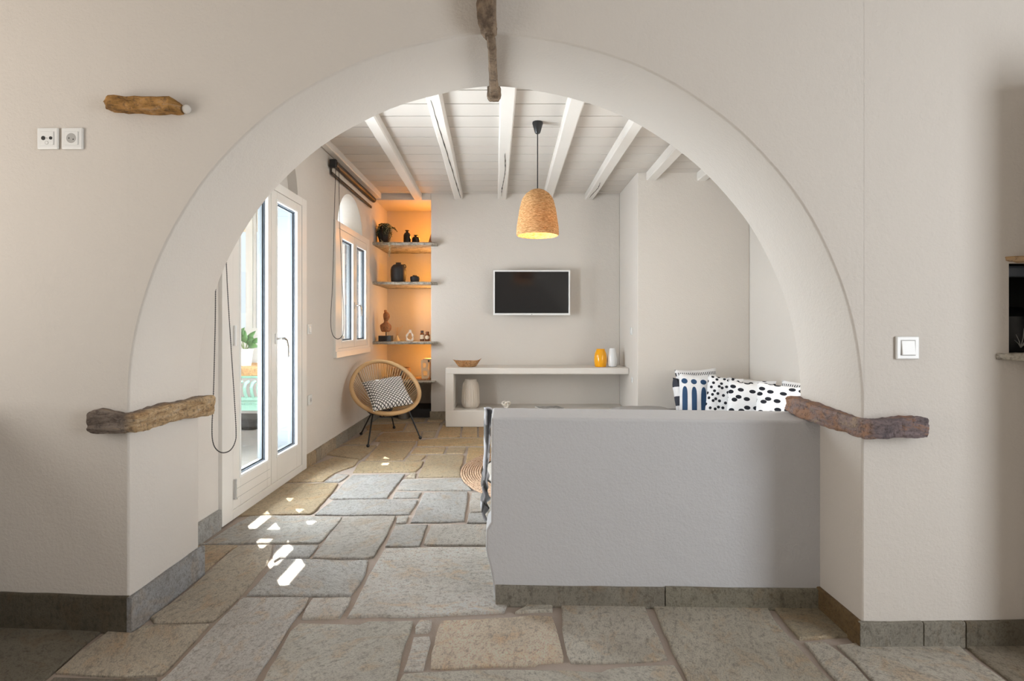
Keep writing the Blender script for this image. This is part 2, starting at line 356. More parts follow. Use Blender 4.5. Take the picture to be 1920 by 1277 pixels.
# ------------------------------------------------------------------ floor: mortar bed with single flagstones
fl = MB().box(-5.6, 3.4, -3.2, 7.6, -.14, -.011).build('floor', 'mortar')
tag(fl, 'brown mortar bed of the flagstone floor', 'floor', None, 'structure')
CR = {'A': (0, 1077, .26042), 'B': (240, 957, .26042), 'C': (440, 1077, .26042), 'D': (560, 777, .20833), 'E': (560, 917, .20833),
      'G': (880, 1097, .26042), 'H': (1320, 1077, .3125), 'K': (380, 867, .15625)}
GREY, BLUE, TAN, OCH, BRN, WARM, OLIVE = (.50, .485, .455), (.43, .42, .40), (.52, .455, .36), (.48, .38, .26), (.33, .285, .215), (.51, .475, .425), (.43, .40, .34)
ST = [
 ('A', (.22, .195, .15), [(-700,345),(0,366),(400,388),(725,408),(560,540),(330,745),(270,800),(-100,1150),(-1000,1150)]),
 ('A', TAN, [(772,408),(945,416),(1040,362),(1110,358),(1508,352),(1330,545),(1165,712),(900,726),(400,698),(560,560)]),
 ('A', (.24, .21, .17), [(385,738),(700,745),(1130,738),(900,1080),(50,1080)]),
 ('B', TAN, [(165,765),(300,670),(430,570),(560,450),(640,380),(740,290),(800,252),(930,242),(1040,244),(1030,300),(1000,380),(900,500),(810,605),(700,715),(610,788),(430,798),(190,800)]),
 ('B', OCH, [(400,262),(560,247),(790,247),(720,290),(630,368),(560,430),(400,520)]),
 ('B', (.47, .45, .41), [(560,235),(700,140),(870,40),(1000,34),(1540,44),(1520,80),(1440,160),(1400,212),(1370,228),(900,230),(500,240)]),
 ('B', BLUE, [(1060,246),(1372,244),(1345,285),(1300,332),(1090,336),(1050,360),(1040,330)]),
 ('B', GREY, [(1100,350),(1300,346),(1500,354),(1730,354),(1715,440),(1675,520),(1605,602),(1200,608),(852,602),(900,555),(1000,440)]),
 ('C', (.48, .455, .42), [(60,163),(535,163),(500,235),(435,310),(335,470),(210,655),(135,765),(40,930),(-700,930),(-540,768),(-480,715),(-130,350),(-28,245)]),
 ('C', WARM, [(560,167),(840,160),(825,205),(757,302),(640,310),(484,310),(512,240)]),
 ('C', (.52, .49, .445), [(1082,-192),(1430,-200),(1805,-200),(1990,-190),(1990,150),(1955,232),(1940,262),(1690,274),(1400,290),(1095,296),(1060,288),(808,300),(855,225),(905,120),(965,0),(1045,-130)]),
 ('C', (.44, .415, .36), [(465,348),(700,352),(900,357),(970,332),(1282,330),(1267,400),(1207,560),(1157,760),(1100,930),(95,930),(205,760),(335,520),(405,400)]),
 ('C', WARM, [(1330,324),(1424,320),(1416,385),(1390,406),(1302,410),(1302,370)]),
 ('C', WARM, [(1288,447),(1403,438),(1408,475),(1388,560),(1358,678),(1222,682),(1242,620)]),
 ('G', (.50, .42, .325), [(-205,250),(-50,242),(300,228),(450,212),(598,222),(620,285),(650,400),(678,500),(678,542),(500,550),(470,565),(200,573),(0,580),(-150,592),(-275,588),(-268,480),(-240,350)]),
 ('G', OLIVE, [(330,190),(400,150),(430,110),(600,112),(598,178)]),
 ('G', (.42, .385, .325), [(660,110),(1245,112),(1300,250),(1378,400),(1425,522),(1300,537),(1000,547),(733,547),(705,480),(670,300)]),
 ('G', OLIVE, [(-478,636),(-350,631),(-200,620),(0,612),(300,604),(550,609),(700,609),(800,616),(960,628),(1000,606),(1100,590),(1300,577),(1478,575),(1520,645),(1560,722),(1640,900),(-640,900),(-520,720)]),
 ('H', (.40, .365, .30), [(-312,170),(0,168),(360,166),(420,268),(530,388),(598,467),(715,592),(845,722),(960,850),(0,850),(-60,730),(-155,514),(-197,440),(-246,330)]),
 ('H', (.33, .28, .20), [(400,172),(700,172),(780,280),(850,350),(870,366),(740,370),(690,378),(573,380),(500,300)]),
 ('H', (.42, .385, .325), [(604,403),(720,398),(800,452),(900,532),(1000,642),(1150,800),(985,800),(803,640),(703,530)]),
 ('H', (.44, .405, .345), [(800,420),(850,415),(945,400),(1500,395),(1645,520),(1795,620),(1980,780),(1150,780),(1018,640),(910,520)]),
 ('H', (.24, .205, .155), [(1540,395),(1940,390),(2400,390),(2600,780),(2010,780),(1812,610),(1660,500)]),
 ('E', WARM, [(402,244),(650,239),(875,239),(845,300),(795,400),(735,500),(675,600),(600,618),(400,618),(122,614),(205,500),(275,400),(345,320)]),
 ('E', GREY, [(890,244),(990,239),(965,297),(875,300)]),
 ('E', GREY, [(872,316),(1160,314),(1126,400),(1087,508),(776,508),(815,430)]),
 ('E', WARM, [(1195,319),(1450,315),(1900,312),(1900,498),(1155,496),(1130,486),(1165,390)]),
 ('E', BLUE, [(1133,29),(1516,16),(1520,60),(1510,150),(1490,282),(1300,293),(1010,293),(1054,190),(1094,100)]),
 ('E', WARM, [(1560,29),(1900,22),(1900,195),(1545,202),(1540,140)]),
 ('E', BLUE, [(1533,214),(1900,208),(1900,296),(1515,298)]),
 ('E', BLUE, [(304,99),(600,89),(800,89),(1075,94),(1055,130),(995,221),(600,226),(145,226),(206,170)]),
 ('D', GREY, [(872,694),(1105,694),(1076,745),(845,747)]),
 ('D', GREY, [(935,584),(1100,579),(1470,574),(1480,600),(1540,660),(1556,677),(1120,677),(886,675),(906,630)]),
 ('D', BLUE, [(484,545),(955,535),(925,580),(865,650),(795,747),(310,756),(275,747),(346,680),(434,590)]),
 ('K', TAN, [(980,252),(1625,247),(1530,380),(1450,470),(1320,596),(1280,612),(870,618),(300,640),(300,560),(800,350)]),
 ('D', GREY, [(333,533),(455,538),(365,602),(238,602)]),
 ('D', TAN, [(-160,603),(-60,530),(80,470),(330,380),(540,403),(500,458),(330,519),(215,600)]),
 ('D', (.52, .46, .36), [(562,424),(1125,422),(1095,470),(1046,512),(490,518),(524,460)]),
 ('D', TAN, [(200,350),(420,281),(600,278),(695,278),(640,333),(556,402),(330,366)]),
 ('D', (.53, .44, .32), [(742,249),(1055,249),(996,330),(936,405),(600,409),(656,340)]),
 ('D', (.54, .45, .33), [(1054,294),(1325,294),(1297,347),(1008,349)]),
 ('D', TAN, [(1345,294),(1505,294),(1486,347),(1322,347)]),
 ('D', TAN, [(965,402),(1003,366),(1145,364),(1100,407),(958,409)]),
 ('D', (.51, .46, .38), [(1163,366),(1486,362),(1478,440),(1455,470),(1456,556),(1074,561),(1094,510),(1132,440)]),
 ('D', (.56, .44, .28), [(1527,294),(1900,294),(1900,556),(1560,560),(1480,560),(1472,480),(1502,455)]),
 ('D', (.55, .44, .29), [(1075,235),(1230,216),(1680,209),(1900,209),(1900,277),(1066,277)]),
 ('D', TAN, [(1003,523),(1056,521),(1046,566),(966,567)]),
 ('D', TAN, [(400,262),(560,193),(620,143),(745,143),(697,200),(636,261)]),
 ('D', (.53, .42, .29), [(764,163),(1100,158),(1096,210),(1057,236),(688,237),(706,205)]),
 ('D', TAN, [(1118,158),(1240,153),(1216,202),(1113,202)]),
 ('D', TAN, [(983,83),(1275,74),(1246,142),(946,147)]),
 ('D', (.56, .43, .27), [(1303,95),(1457,95),(1452,197),(1249,202),(1268,150)]),
 ('D', (.55, .43, .28), [(1478,95),(1606,95),(1606,197),(1468,197)]),
 ('D', (.50, .36, .22), [(1622,95),(1900,95),(1900,197),(1622,197)]),
 ('D', (.47, .35, .22), [(600,93),(965,79),(937,138),(860,147),(770,147),(615,133)]),
 ('D', TAN, [(660,30),(880,8),(1160,8),(1125,60),(600,78)]),
 ('D', TAN, [(1175,30),(1330,30),(1292,66),(1155,60)]),
 ('D', TAN, [(1300,75),(1400,70),(1400,88),(1292,88)]),
]
def flag(pts, col, dz=0.0, parent=fl, name='flagstone', step=.055, jit=.0035):
    ring = []
    n = len(pts)
    for i in range(n):
        a, b = pts[i], pts[(i+1) % n]; L = (b-a).length; k = max(1, min(9, int(L/step)))
        for j in range(k):
            q = a.lerp(b, j/k); d = (b-a).normalized(); nr = Vector((d.y, -d.x))
            ring.append(q + nr*random.uniform(-jit, jit)*(1 if j else .5))
    c = sum(ring, Vector((0, 0)))/len(ring)
    vs = []; m = len(ring)
    for (z, ins) in ((-.03, 0), (-.004, 0), (0, .005)):
        for p in ring:
            d = p-c; vs.append((*(c + d*(1-ins/max(d.length, .02))), z+dz))
    fs = [tuple(2*m+i for i in range(m))]
    for r in range(2):
        for i in range(m): j = (i+1) % m; fs.append((r*m+i, r*m+j, (r+1)*m+j, (r+1)*m+i))
    o = MB().add(vs, fs).build(name, 'slate', parent, origin=(c.x, c.y, 0))
    o.color = (*col, 1); return o
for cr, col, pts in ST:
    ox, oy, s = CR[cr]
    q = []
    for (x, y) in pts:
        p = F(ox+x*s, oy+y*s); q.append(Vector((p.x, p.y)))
    kk = random.uniform(.96, 1.04)*{'A': 1.55, 'C': 1.75, 'G': 1.95, 'H': 1.95, 'B': 1.5, 'E': 1.28, 'D': 1.18, 'K': 1.1}[cr]  # light evened out in the stone colour: brighter near the camera, darker by the door
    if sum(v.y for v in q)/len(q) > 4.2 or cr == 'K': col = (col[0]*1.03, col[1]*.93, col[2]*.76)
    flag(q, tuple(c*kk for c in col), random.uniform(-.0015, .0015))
# stones nobody can tell apart from here (behind the low wall, under the sofa, behind the camera): one joined part
rest = MB()
def restgrid(x0, x1, y0, y1, sx, sy):
    y = y0
    while y < y1-.05:
        x = x0 + random.uniform(0, sx*.4)-sx*.4
        while x < x1:
            wv = sx*random.uniform(.7, 1.3); a, b = max(x, x0), min(x+wv, x1)
            if b-a > .06: rest.box(a+.01, b-.01, y+.01, min(y+sy, y1)-.01, -.03, -.001)
            x += wv
        y += sy
restgrid(.02, 2.5, 2.47, 5.7, .5, .36); restgrid(-3.3, 3.1, -3.0, 1.40, .55, .4); restgrid(-1.62, -.95, 6.75, 7.35, .35, .3); restgrid(-3.3, -2.2, 1.42, 2.05, .5, .32); restgrid(2.5, 3.1, 1.42, 1.95, .5, .32)
ro = rest.build('flagstone_field', 'slate', fl); ro['kind'] = 'stuff'; ro.color = (.62, .57, .49, 1)

# ------------------------------------------------------------------ the arch wall
XL, XR, ZS, ACX, R = -1.405, 1.24, .83, -.0825, 1.3225
def yf(X):
    if X < XL: return 2.05 - .06*(X-XL)
    if X < .7: return 2.05 - .0412*(X-XL)
    d = min(X, 1.5)-.7                                     # the hand-built wall bends gently back at its right end
    return 2.05-.0412*(.7-XL) - .0412*d + .0612*d*d/1.6 + .02*max(0, X-1.5)
def yb(X): return 2.51 + (2.37-2.51)*(X-XL)/(XR-XL)
ZT = 2.95
path = [(XL, 0, -1, 0), (XL, .4, -1, 0), (XL, ZS-.02, -1, 0)]
NA = 72
for i in range(NA+1):
    a = PI - PI*i/NA; wig = .004*noise.noise(Vector((i*.21, 3.1, 0)))
    pk = .012*math.exp(-((a-PI/2)/.12)**2)            # the plaster rises a little towards the keystone
    path.append((ACX+(R+wig)*math.cos(a), ZS+(R+.008*math.sin(a)+wig+pk)*math.sin(a), math.cos(a), math.sin(a)))
path += [(XR, ZS-.02, 1, 0), (XR, .4, 1, 0), (XR, 0, 1, 0)]
aw = MB(); rr = .008
def prow(X, Z, nx, nz):
    # profile across the soffit: front face edge, rounded, soffit, rounded, back edge
    out = []
    for d, back in ((rr, 0), (rr*.3, 0), (0, 0)):
        k = {rr: 0, rr*.3: .3, 0: 1}[d]
        x, z = X+nx*d, Z+nz*d; out.append((x, yf(min(max(X, XL), XR))+rr*k, z))
    for d, k in ((0, 1), (rr*.3, .3), (rr, 0)):
        x, z = X+nx*d, Z+nz*d; out.append((x, yb(min(max(X, XL), XR))-rr*k, z))
    return out
rows = [prow(*p) for p in path]; m = 6
vs = [q for r_ in rows for q in r_]; fs = []
for i in range(len(rows)-1):
    for j in range(m-1): fs.append((i*m+j, (i+1)*m+j, (i+1)*m+j+1, i*m+j+1))
aw.add(vs, fs)
# front and back skins
def skin(j, yfun):
    arc = [rows[i][j] for i in range(len(rows))]
    lo = [p for p in arc]
    for i in range(len(arc)-1):
        a, b = arc[i], arc[i+1]
        if abs(b[0]-a[0]) < 1e-5: continue
        n_ = 5
        for k in range(n_):
            def pt(p, t): z = p[2]+(ZT-p[2])*t; return (p[0], yfun(min(max(p[0], XL), XR)), z)
            aw.add([a if k == 0 else pt(a, k/n_), b if k == 0 else pt(b, k/n_), pt(b, (k+1)/n_), pt(a, (k+1)/n_)], [(0,1,2,3)])
    # left and right blocks
    xl = arc[0][0]; xr = arc[-1][0]; zs = [0, .4, ZS, 1.5, 2.2, ZT]
    for z0, z1 in zip(zs, zs[1:]):
        aw.quad((-3.4, yfun(-3.4), z0), (xl, yfun(XL), z0), (xl, yfun(XL), z1), (-3.4, yfun(-3.4), z1))
    return xr
xr = skin(0, yf)
FX0, FX1, FZ0, FZ1 = 1.765, 2.55, 1.024, 1.342           # fire opening in the wall's right end
for x0, x1, z0, z1 in ((xr, 1.32, 0, ZT), (1.32, 1.40, 0, ZT), (1.40, 1.5, 0, ZT), (1.5, FX0, 0, ZT), (FX0, FX1, 0, FZ0), (FX0, FX1, FZ1, ZT), (FX1, 3.2, 0, ZT)):
    aw.quad((x0, yf(x0), z0), (x1, yf(x1), z0), (x1, yf(x1), z1), (x0, yf(x0), z1))
xb = skin(5, lambda X: yb(min(max(X, XL), XR)))
aw.quad((xb, yb(XR), 0), (3.2, yb(XR), 0), (3.2, yb(XR), ZT), (xb, yb(XR), ZT))
awo = aw.build('wall_front', 'plaster', smooth=True, angle=50)
tag(awo, 'thick plastered wall pierced by the wide round arch', 'wall', None, 'structure')

# low wall across the right of the arch
prof = [(921,781),(920,980),(911,994),(910.5,1030),(914,1048),(918,1062),(924,1092),(927,1134)]
hw = MB(); Dh = 2.249
lp = [P(x, y, Dh) for x, y in prof]; lp[0].z = .752; lp[-1].z = 0
def hy(X): return 2.249-.0269*(X+.07)
front = [(p.x, p.z) for p in lp]; XRW = 1.262
ring = [(XRW, 0)] + [(p.x, p.z) for p in reversed(lp)] + [(XRW, .742)]
TH = .19
vs = [(x, hy(x), z) for x, z in ring] + [(x, hy(x)+TH, z+(.012 if z > .5 else 0)) for x, z in ring]
n = len(ring); fs = [tuple(range(n)), tuple(range(2*n-1, n-1, -1))] + [(i, (i+1) % n, (i+1) % n+n, i+n) for i in range(n)]
hwo = hw.add(vs, fs).build('wall_partition', 'plaster_shaded', bevel=.012, smooth=True, seg=3)
tag(hwo, 'low shade-greyed plastered wall across the right side of the arch', 'low wall', None, 'structure')

# ------------------------------------------------------------------ living room shell
WX, YB, CZ = -1.62, 6.69, 2.72
NY, NXR = 7.36, -.9456
DY0, DY1, DZ = 3.088, 4.379, 2.113                        # door opening
WY0, WY1, WZ0, WZ1 = 5.104, 6.344, .8265, 2.106           # window opening
def arcpts(yc, zc, ry, rz, n=20): return [(yc+ry*math.cos(PI-PI*i/n), zc+rz*math.sin(PI-PI*i/n)) for i in range(n+1)]
lw = MB(); TW = .25
ZB = WZ1-.03; darc = arcpts(3.735, ZB, .515, .525); warc = arcpts(5.675, ZB, .44, .385)
def poly(pts, x): lw.add([(x, y, z) for y, z in pts], [tuple(range(len(pts)))])
def face(x):
    poly([(2.3, 0), (DY0+.02, 0), (DY0+.02, ZB), (2.3, ZB)], x)
    poly([(DY1-.02, 0), (WY0+.02, 0), (WY0+.02, WZ1-.03), (DY1-.02, WZ1-.03)], x)
    poly([(WY0+.02, 0), (WY1-.02, 0), (WY1-.02, WZ0+.02), (WY0+.02, WZ0+.02)], x)
    poly([(WY1-.02, 0), (NY+.1, 0), (NY+.1, WZ1-.03), (WY1-.02, WZ1-.03)], x)
def upper(x):
    zb = ZB
    segs = [(2.3, zb)] + darc + [(4.6, zb)]
    for a, b in zip(segs, segs[1:]):
        if b[0] > a[0]: poly([a, b, (b[0], CZ+.08), (a[0], CZ+.08)], x)
    segs = [(4.6, zb)] + warc + [(NY+.1, zb)]
    for a, b in zip(segs, segs[1:]):
        if b[0] > a[0]: poly([a, b, (b[0], CZ+.08), (a[0], CZ+.08)], x)
face(WX); upper(WX)
# recess soffits and backs above door (shallow) and window (deep)
for arc, dep in ((darc, .07), (warc, TW)):
    for a, b in zip(arc, arc[1:]):
        lw.quad((WX, a[0], a[1]), (WX, b[0], b[1]), (WX-dep, b[0], b[1]), (WX-dep, a[0], a[1]))
    if dep < .1: lw.add([(WX-dep, y, z) for y, z in arc], [tuple(range(len(arc)))])
    lw.quad((WX, arc[0][0], arc[0][1]), (WX, arc[-1][0], arc[-1][1]), (WX-dep, arc[-1][0], arc[-1][1]), (WX-dep, arc[0][0], arc[0][1]))
lwo = lw.build('wall_left', 'plaster', smooth=True, angle=40)
tag(lwo, 'beige plastered wall with the glazed door and the window', 'wall', None, 'structure')
# outer leaf of the same wall (white render outside, with reveals)
ow = MB(); XO = WX-TW
for (y0, y1, z0, z1) in ((2.3, DY0+.02, 0, 2.95), (DY1-.02, WY0+.02, 0, 2.95), (WY1-.02, 7.5, 0, 2.95), (DY0+.02, DY1-.02, DZ-.01, 2.95), (WY0+.02, WY1-.02, 0, WZ0+.02), (WY0+.02, WY1-.02, 2.50, 2.95)):
    hole = z0 > 1.5
    ow.box(XO, WX-.002 if not hole else WX-.215, y0, y1, z0, z1)
owo = ow.build('wall_outer', 'white_render')
tag(owo, 'white rendered outside of the door wall', 'wall', None, 'structure')

bw = MB()
bw.box(NXR, 1.3316, YB, NY+.15, 0, 2.85)                                  # back wall proper
bw.box(WX-.02, NXR, NY, NY+.15, 0, 2.85)                                   # niche back
bw.box(WX-.02, NXR, YB, NY, 2.645, 2.85)                                   # niche lintel
bwo = bw.build('wall_back', 'plaster', bevel=.008, smooth=True)
tag(bwo, 'pale back wall behind the television with the shelf niche', 'wall', None, 'structure')
cw = MB().box(1.3316, 2.5, 5.77, NY+.15, 0, 2.85).build('wall_chase', 'plaster', bevel=.010, smooth=True)
tag(cw, 'square plastered wall projection right of the television', 'wall', None, 'structure')
rw = MB()
for (y0, y1, z0, z1) in ((2.4, 2.6, 0, 2.85), (4.0, 7.4, 0, 2.85), (2.6, 4.0, 0, .2), (2.6, 4.0, 2.25, 2.85)): rw.box(2.5, 2.75, y0, y1, z0, z1)
rwo = rw.build('wall_right', 'plaster'); tag(rwo, 'light plastered right wall of the living room', 'wall', None, 'structure')

# ceiling boards and beams
ce = MB().box(WX-.1, 2.6, 2.3, YB+.02, CZ+.0215, CZ+.1).build('ceiling', 'joint_shade')
tag(ce, 'cream boarded ceiling above the living room', 'ceiling', None, 'structure')
y = 6.56; pm = None; k = 0
edges = [6.69, 6.56]
while edges[-1] > 2.4: edges.append(edges[-1]-.2335)
for a, b in zip(edges[1:], edges):
    o = MB().box(WX-.02, 2.52, a+.0065, b-.0065, CZ, CZ+.021).build('ceiling_board', 'ceiling_paint', ce, bevel=.002, seg=1)
BEAMS = [(-1.582, -1.580, .075, .060, 'wall plate beam running along the window wall', YB), (-1.020, -1.102, .098, .072, 'white ceiling beam first from the window wall', YB),
         (-.510, -.611, .104, .072, 'cracked white ceiling beam left of the keystone', YB), (-.010, -.086, .108, .072, 'cracked white ceiling beam nearest the keystone', YB),
         (.462, .463, .108, .072, 'white ceiling beam right behind the pendant lamp', YB), (.975, .9635, .102, .072, 'white ceiling beam ending left of the wall projection', YB),
         (1.45, 1.478, .104, .085, 'white ceiling beam meeting the wall projection', 5.77), (1.985, 2.0, .10, .085, 'short visible white beam at the far right of the ceiling', 5.77)]
for bi, (xn, xf, bwid, bh, lab, ye) in enumerate(BEAMS):
    mb = MB(); ns = 14; vs = []
    y0 = 2.36
    for i in range(ns+1):
        t_ = i/ns; yy = y0+(ye+.03-y0)*t_; xx = xn+(xf-xn)*((yy-3.7)/(ye-3.7)) + .004*noise.noise(Vector((bi*7.3, t_*6, 0)))
        hw_ = bwid/2*(1+.05*noise.noise(Vector((bi*3.1, t_*5, 2)))); zb = CZ-bh*(1+.06*noise.noise(Vector((bi*2.1, t_*5, 7))))
        c_ = .010
        vs += [(xx-hw_, yy, CZ+.01), (xx-hw_, yy, zb+c_), (xx-hw_+c_, yy, zb), (xx+hw_-c_, yy, zb), (xx+hw_, yy, zb+c_), (xx+hw_, yy, CZ+.01)]
    fs = []
    for i in range(ns):
        for j in range(6): l = (j+1) % 6; fs.append((i*6+j, i*6+l, (i+1)*6+l, (i+1)*6+j))
    fs += [tuple(range(6)), tuple(ns*6+j for j in reversed(range(6)))]
    o = mb.add(vs, fs).build('ceiling_beam', 'beam_paint', origin=((xn+xf)/2, 4.5, CZ))
    tag(o, lab, 'beam', 'ceiling beams')
    if bi in (2, 3, 5):
        ck = MB(); pts = []
        n_ = 22; ys = (3.75, 6.6) if bi == 2 else ((4.9, 6.5) if bi == 3 else (5.9, 6.6))
        for i in range(n_+1):
            t_ = i/n_; yy = ys[0]+(ys[1]-ys[0])*t_; q = (yy-y0)/(ye+.03-y0)
            xx = xn+(xf-xn)*((yy-3.7)/(ye-3.7)) + (-.02+.05*t_ if bi == 2 else .012*math.sin(t_*5)) + .006*noise.noise(Vector((t_*30, bi, 0)))
            wv = .0045*(.35+abs(noise.noise(Vector((t_*11, bi*5, 1))))*1.6)*min(1, 4*t_+.2, 4*(1-t_)+.2)
            pts.append((xx, yy, wv))
        vs = []; zc = CZ-bh*1.05
        for xx, yy, wv in pts: vs += [(xx-wv, yy, zc), (xx+wv, yy, zc), (xx+wv, yy, zc+.02), (xx-wv, yy, zc+.02)]
        fs = []
        for i in range(n_):
            for j in range(4): l = (j+1) % 4; fs.append((i*4+j, i*4+l, (i+1)*4+l, (i+1)*4+j))
        ck.add(vs, fs).build('crack', 'crack', o)['label'] = 'dark drying crack'

# the camera's own room: shell with window openings, out of frame
rs = MB()
def holed(fixed, axis, lo, hi, z1, h0, h1, hz0, hz1, th):
    for a0, a1, b0, b1 in ((lo, h0, 0, z1), (h1, hi, 0, z1), (h0, h1, 0, hz0), (h0, h1, hz1, z1)):
        if axis == 'x': rs.box(min(fixed, fixed+th), max(fixed, fixed+th), a0, a1, b0, b1)
        else: rs.box(a0, a1, min(fixed, fixed+th), max(fixed, fixed+th), b0, b1)
holed(-3.38, 'x', -3.1, 2.15, ZT, .05, 1.45, .35, 2.35, -.2)
holed(3.18, 'x', -3.1, 2.0, ZT, -.9, .5, .35, 2.35, .2)
rs.box(-3.5, 3.3, -3.2, -3.0, 0, ZT)
rso = rs.build('wall_rear', 'plaster'); tag(rso, 'plastered walls of the room around the camera', 'wall', None, 'structure')
fc = MB().box(-3.5, 3.3, -3.1, 2.6, ZT, ZT+.1).build('ceiling_front', 'ceiling_paint'); tag(fc, 'ceiling of the room in front of the arch', 'ceiling', None, 'structure')

# ------------------------------------------------------------------ stone baseboards
def bb(name, label, pieces):
    r = thing(name, (pieces[0][0][0], pieces[0][0][1], 0), label, 'baseboard', None, 'structure')
    for (a, b, nrm, h, th, col) in pieces:
        a = Vector(a); b = Vector(b); n_ = Vector(nrm).normalized()*th; d = (b-a).normalized()*.0025
        q = [a+d, b-d, b-d+n_, a+d+n_]; mb = MB(); ns = max(2, int((b-a).length/.08)); vs = []
        for i in range(ns+1):
            p0 = (a+d).lerp(b-d, i/ns); hh = h+random.uniform(-.0015, .0015); p1 = p0+n_
            vs += [(p0.x, p0.y, -.01), (p1.x, p1.y, -.01), (p1.x, p1.y, hh-.003), (p1.x-n_.x*.3, p1.y-n_.y*.3, hh), (p0.x, p0.y, hh)]
        fs = []
        for i in range(ns):
            for j in range(5): l = (j+1) % 5; fs.append((i*5+j, i*5+l, (i+1)*5+l, (i+1)*5+j))
        fs += [tuple(range(5)), tuple(ns*5+j for j in reversed(range(5)))]
        o = mb.add(vs, fs).build('stone_strip', 'slate', r, origin=((a.x+b.x)/2, (a.y+b.y)/2, 0)); o.color = (*(c_*1.25 for c_ in col), 1)
DK = (.15, .125, .085)
bb('baseboard_pier_left', 'dark slate baseboard round the left pier of the arch', [
    ((-2.6, yf(-2.6)), (-1.402, 2.05), (0, -1), .125, .016, DK), ((XL, 2.034), (XL, 2.53), (1, 0), .122, .018, (.46, .46, .46))])
bb('baseboard_pier_right', 'olive brown slate baseboard round the right pier of the arch', [
    ((XR, 2.22), (XR, yf(XR)-.013), (-1, 0), .083, .014, (.26, .17, .08)), ((1.225, yf(1.24)), (1.45, yf(1.45)), (0, -1), .083, .014, (.36, .33, .27)), ((1.45, yf(1.45)), (1.60, yf(1.60)), (0, -1), .083, .014, (.36, .33, .27)), ((1.60, yf(1.60)), (2.6, yf(2.6)), (0, -1), .083, .014, (.22, .19, .14))])
bb('baseboard_partition', 'olive slate baseboard along the foot of the low wall', [
    ((-.058, hy(-.06)), (.623, hy(.62)), (0, -1), .072, .014, (.34, .31, .25)), ((.623, hy(.62)), (1.235, hy(1.2)), (0, -1), .075, .014, (.33, .30, .23))])
bb('baseboard_left', 'pale and tan stone baseboard along the door wall', [
    ((WX, 2.3), (WX, 3.085), (1, 0), .10, .02, (.50, .49, .46)), ((WX, 4.385), (WX, 4.60), (1, 0), .095, .02, (.46, .35, .22)), ((WX, 4.60), (WX, 4.72), (1, 0), .095, .02, (.38, .32, .24)), ((WX, 4.72), (WX, 5.12), (1, 0), .095, .02, (.44, .36, .26)),
    ((WX, 5.12), (WX, 5.5), (1, 0), .095, .02, (.40, .37, .31)), ((WX, 5.5), (WX, 6.1), (1, 0), .095, .02, (.36, .33, .27)), ((WX, 6.1), (WX, 7.3), (1, 0), .095, .02, (.30, .27, .22))])
bb('baseboard_back', 'speckled stone baseboard between the niche and the bench', [
    ((NXR-.012, YB), (-.70, YB), (0, -1), .095, .018, (.44, .38, .28)), ((NXR, NY), (NXR, YB), (-1, 0), .09, .014, (.2, .17, .13))])

# ------------------------------------------------------------------ glazed double door
dr = thing('door_1', (WX, (DY0+DY1)/2, 0), 'white glazed double door opening to the terrace', 'door', None, 'structure')
FXI, FXO = -1.598, -1.70                                  # frame faces
LXI, LXO = -1.602, -1.655                                 # leaf faces
def yframe(parent, xi, xo, y0, y1, z0, z1, wl, wr, wb, wt, mat='joinery', name='frame', bevel=.004):
    mb = MB()
    mb.box(xo, xi, y0, y0+wl, z0, z1); mb.box(xo, xi, y1-wr, y1, z0, z1)
    if wb: mb.box(xo, xi, y0+wl, y1-wr, z0, z0+wb)
    mb.box(xo, xi, y0+wl, y1-wr, z1-wt, z1)
    return mb.build(name, mat, parent, bevel=bevel, smooth=True)
yframe(dr, FXI, FXO, DY0, DY1, 0, DZ, .122, .095, .055, .062)
def leaf(parent, y0, y1, z0, z1, g0, g1, gz0, gz1, name='leaf', grooves=0):
    l = yframe(parent, LXI, LXO, y0+.003, y1-.003, z0, z1, g0-y0, y1-g1, gz0-z0, z1-gz1, 'joinery', name)
    yframe(l, LXI+.004, LXI-.03, g0-.012, g1+.012, gz0-.012, gz1+.012, .016, .016, .016, .016, 'joinery_bead', 'glazing_bead', .003)
    yframe(l, LXI-.016, LXI-.028, g0, g1, gz0, gz1, .010, .010, .010, .010, 'gasket', 'gasket', 0)
    yframe(l, LXI-.028, LXO-.003, g0, g1, gz0, gz1, .009, .022, .018, .018, 'lamp_offset_grey', 'outer_bead', 0)
    MB().box(LXI-.034, LXI-.030, g0, g1, gz0, gz1).build('pane', 'pane', l)
    for i in range(grooves):
        z = z0+.055+i*.055; MB().box(LXI-.004, LXI+.0006, y0+.02, y1-.02, z, z+.0025).build('groove', 'socket_grey', l)
    return l
l1 = leaf(dr, 3.213, 3.733, .055, 2.05, 3.305, 3.675, .232, 1.985, 'leaf', 2)
l2 = leaf(dr, 3.733, 4.282, .055, 2.05, 3.825, 4.185, .228, 1.985)
def handle(parent, yc, zc, xface, drop=.13, sgn=1, s=1.0):
    r_ = MB().box(xface, xface+.010*s, yc-.013*s, yc+.013*s, zc-.035*s, zc+.035*s).build('handle_plate', 'white_plastic', parent, bevel=.003)
    pts = [(xface+.008, yc, zc), (xface+.045*s, yc, zc), (xface+.052*s, yc+.02*s*sgn, zc+.004*s), (xface+.052*s, yc+.06*s*sgn, zc-.01*s), (xface+.052*s, yc+.085*s*sgn, zc-.055*s), (xface+.052*s, yc+.088*s*sgn, zc-drop*s)]
    MB().tube(pts, .0085*s, 10).build('handle', 'chrome', parent, smooth=True)
handle(dr, 3.80, 1.035, LXI)
for z in (.18, 1.07, 1.9):
    MB().tube([(FXI+.010, 3.214, z-.055), (FXI+.010, 3.214, z+.055)], .009, 10).tube([(FXI+.010, 3.214, z-.062), (FXI+.010, 3.214, z-.055)], .012, 10).build('hinge', 'chrome' if z < .5 else 'white_plastic', dr, smooth=True)

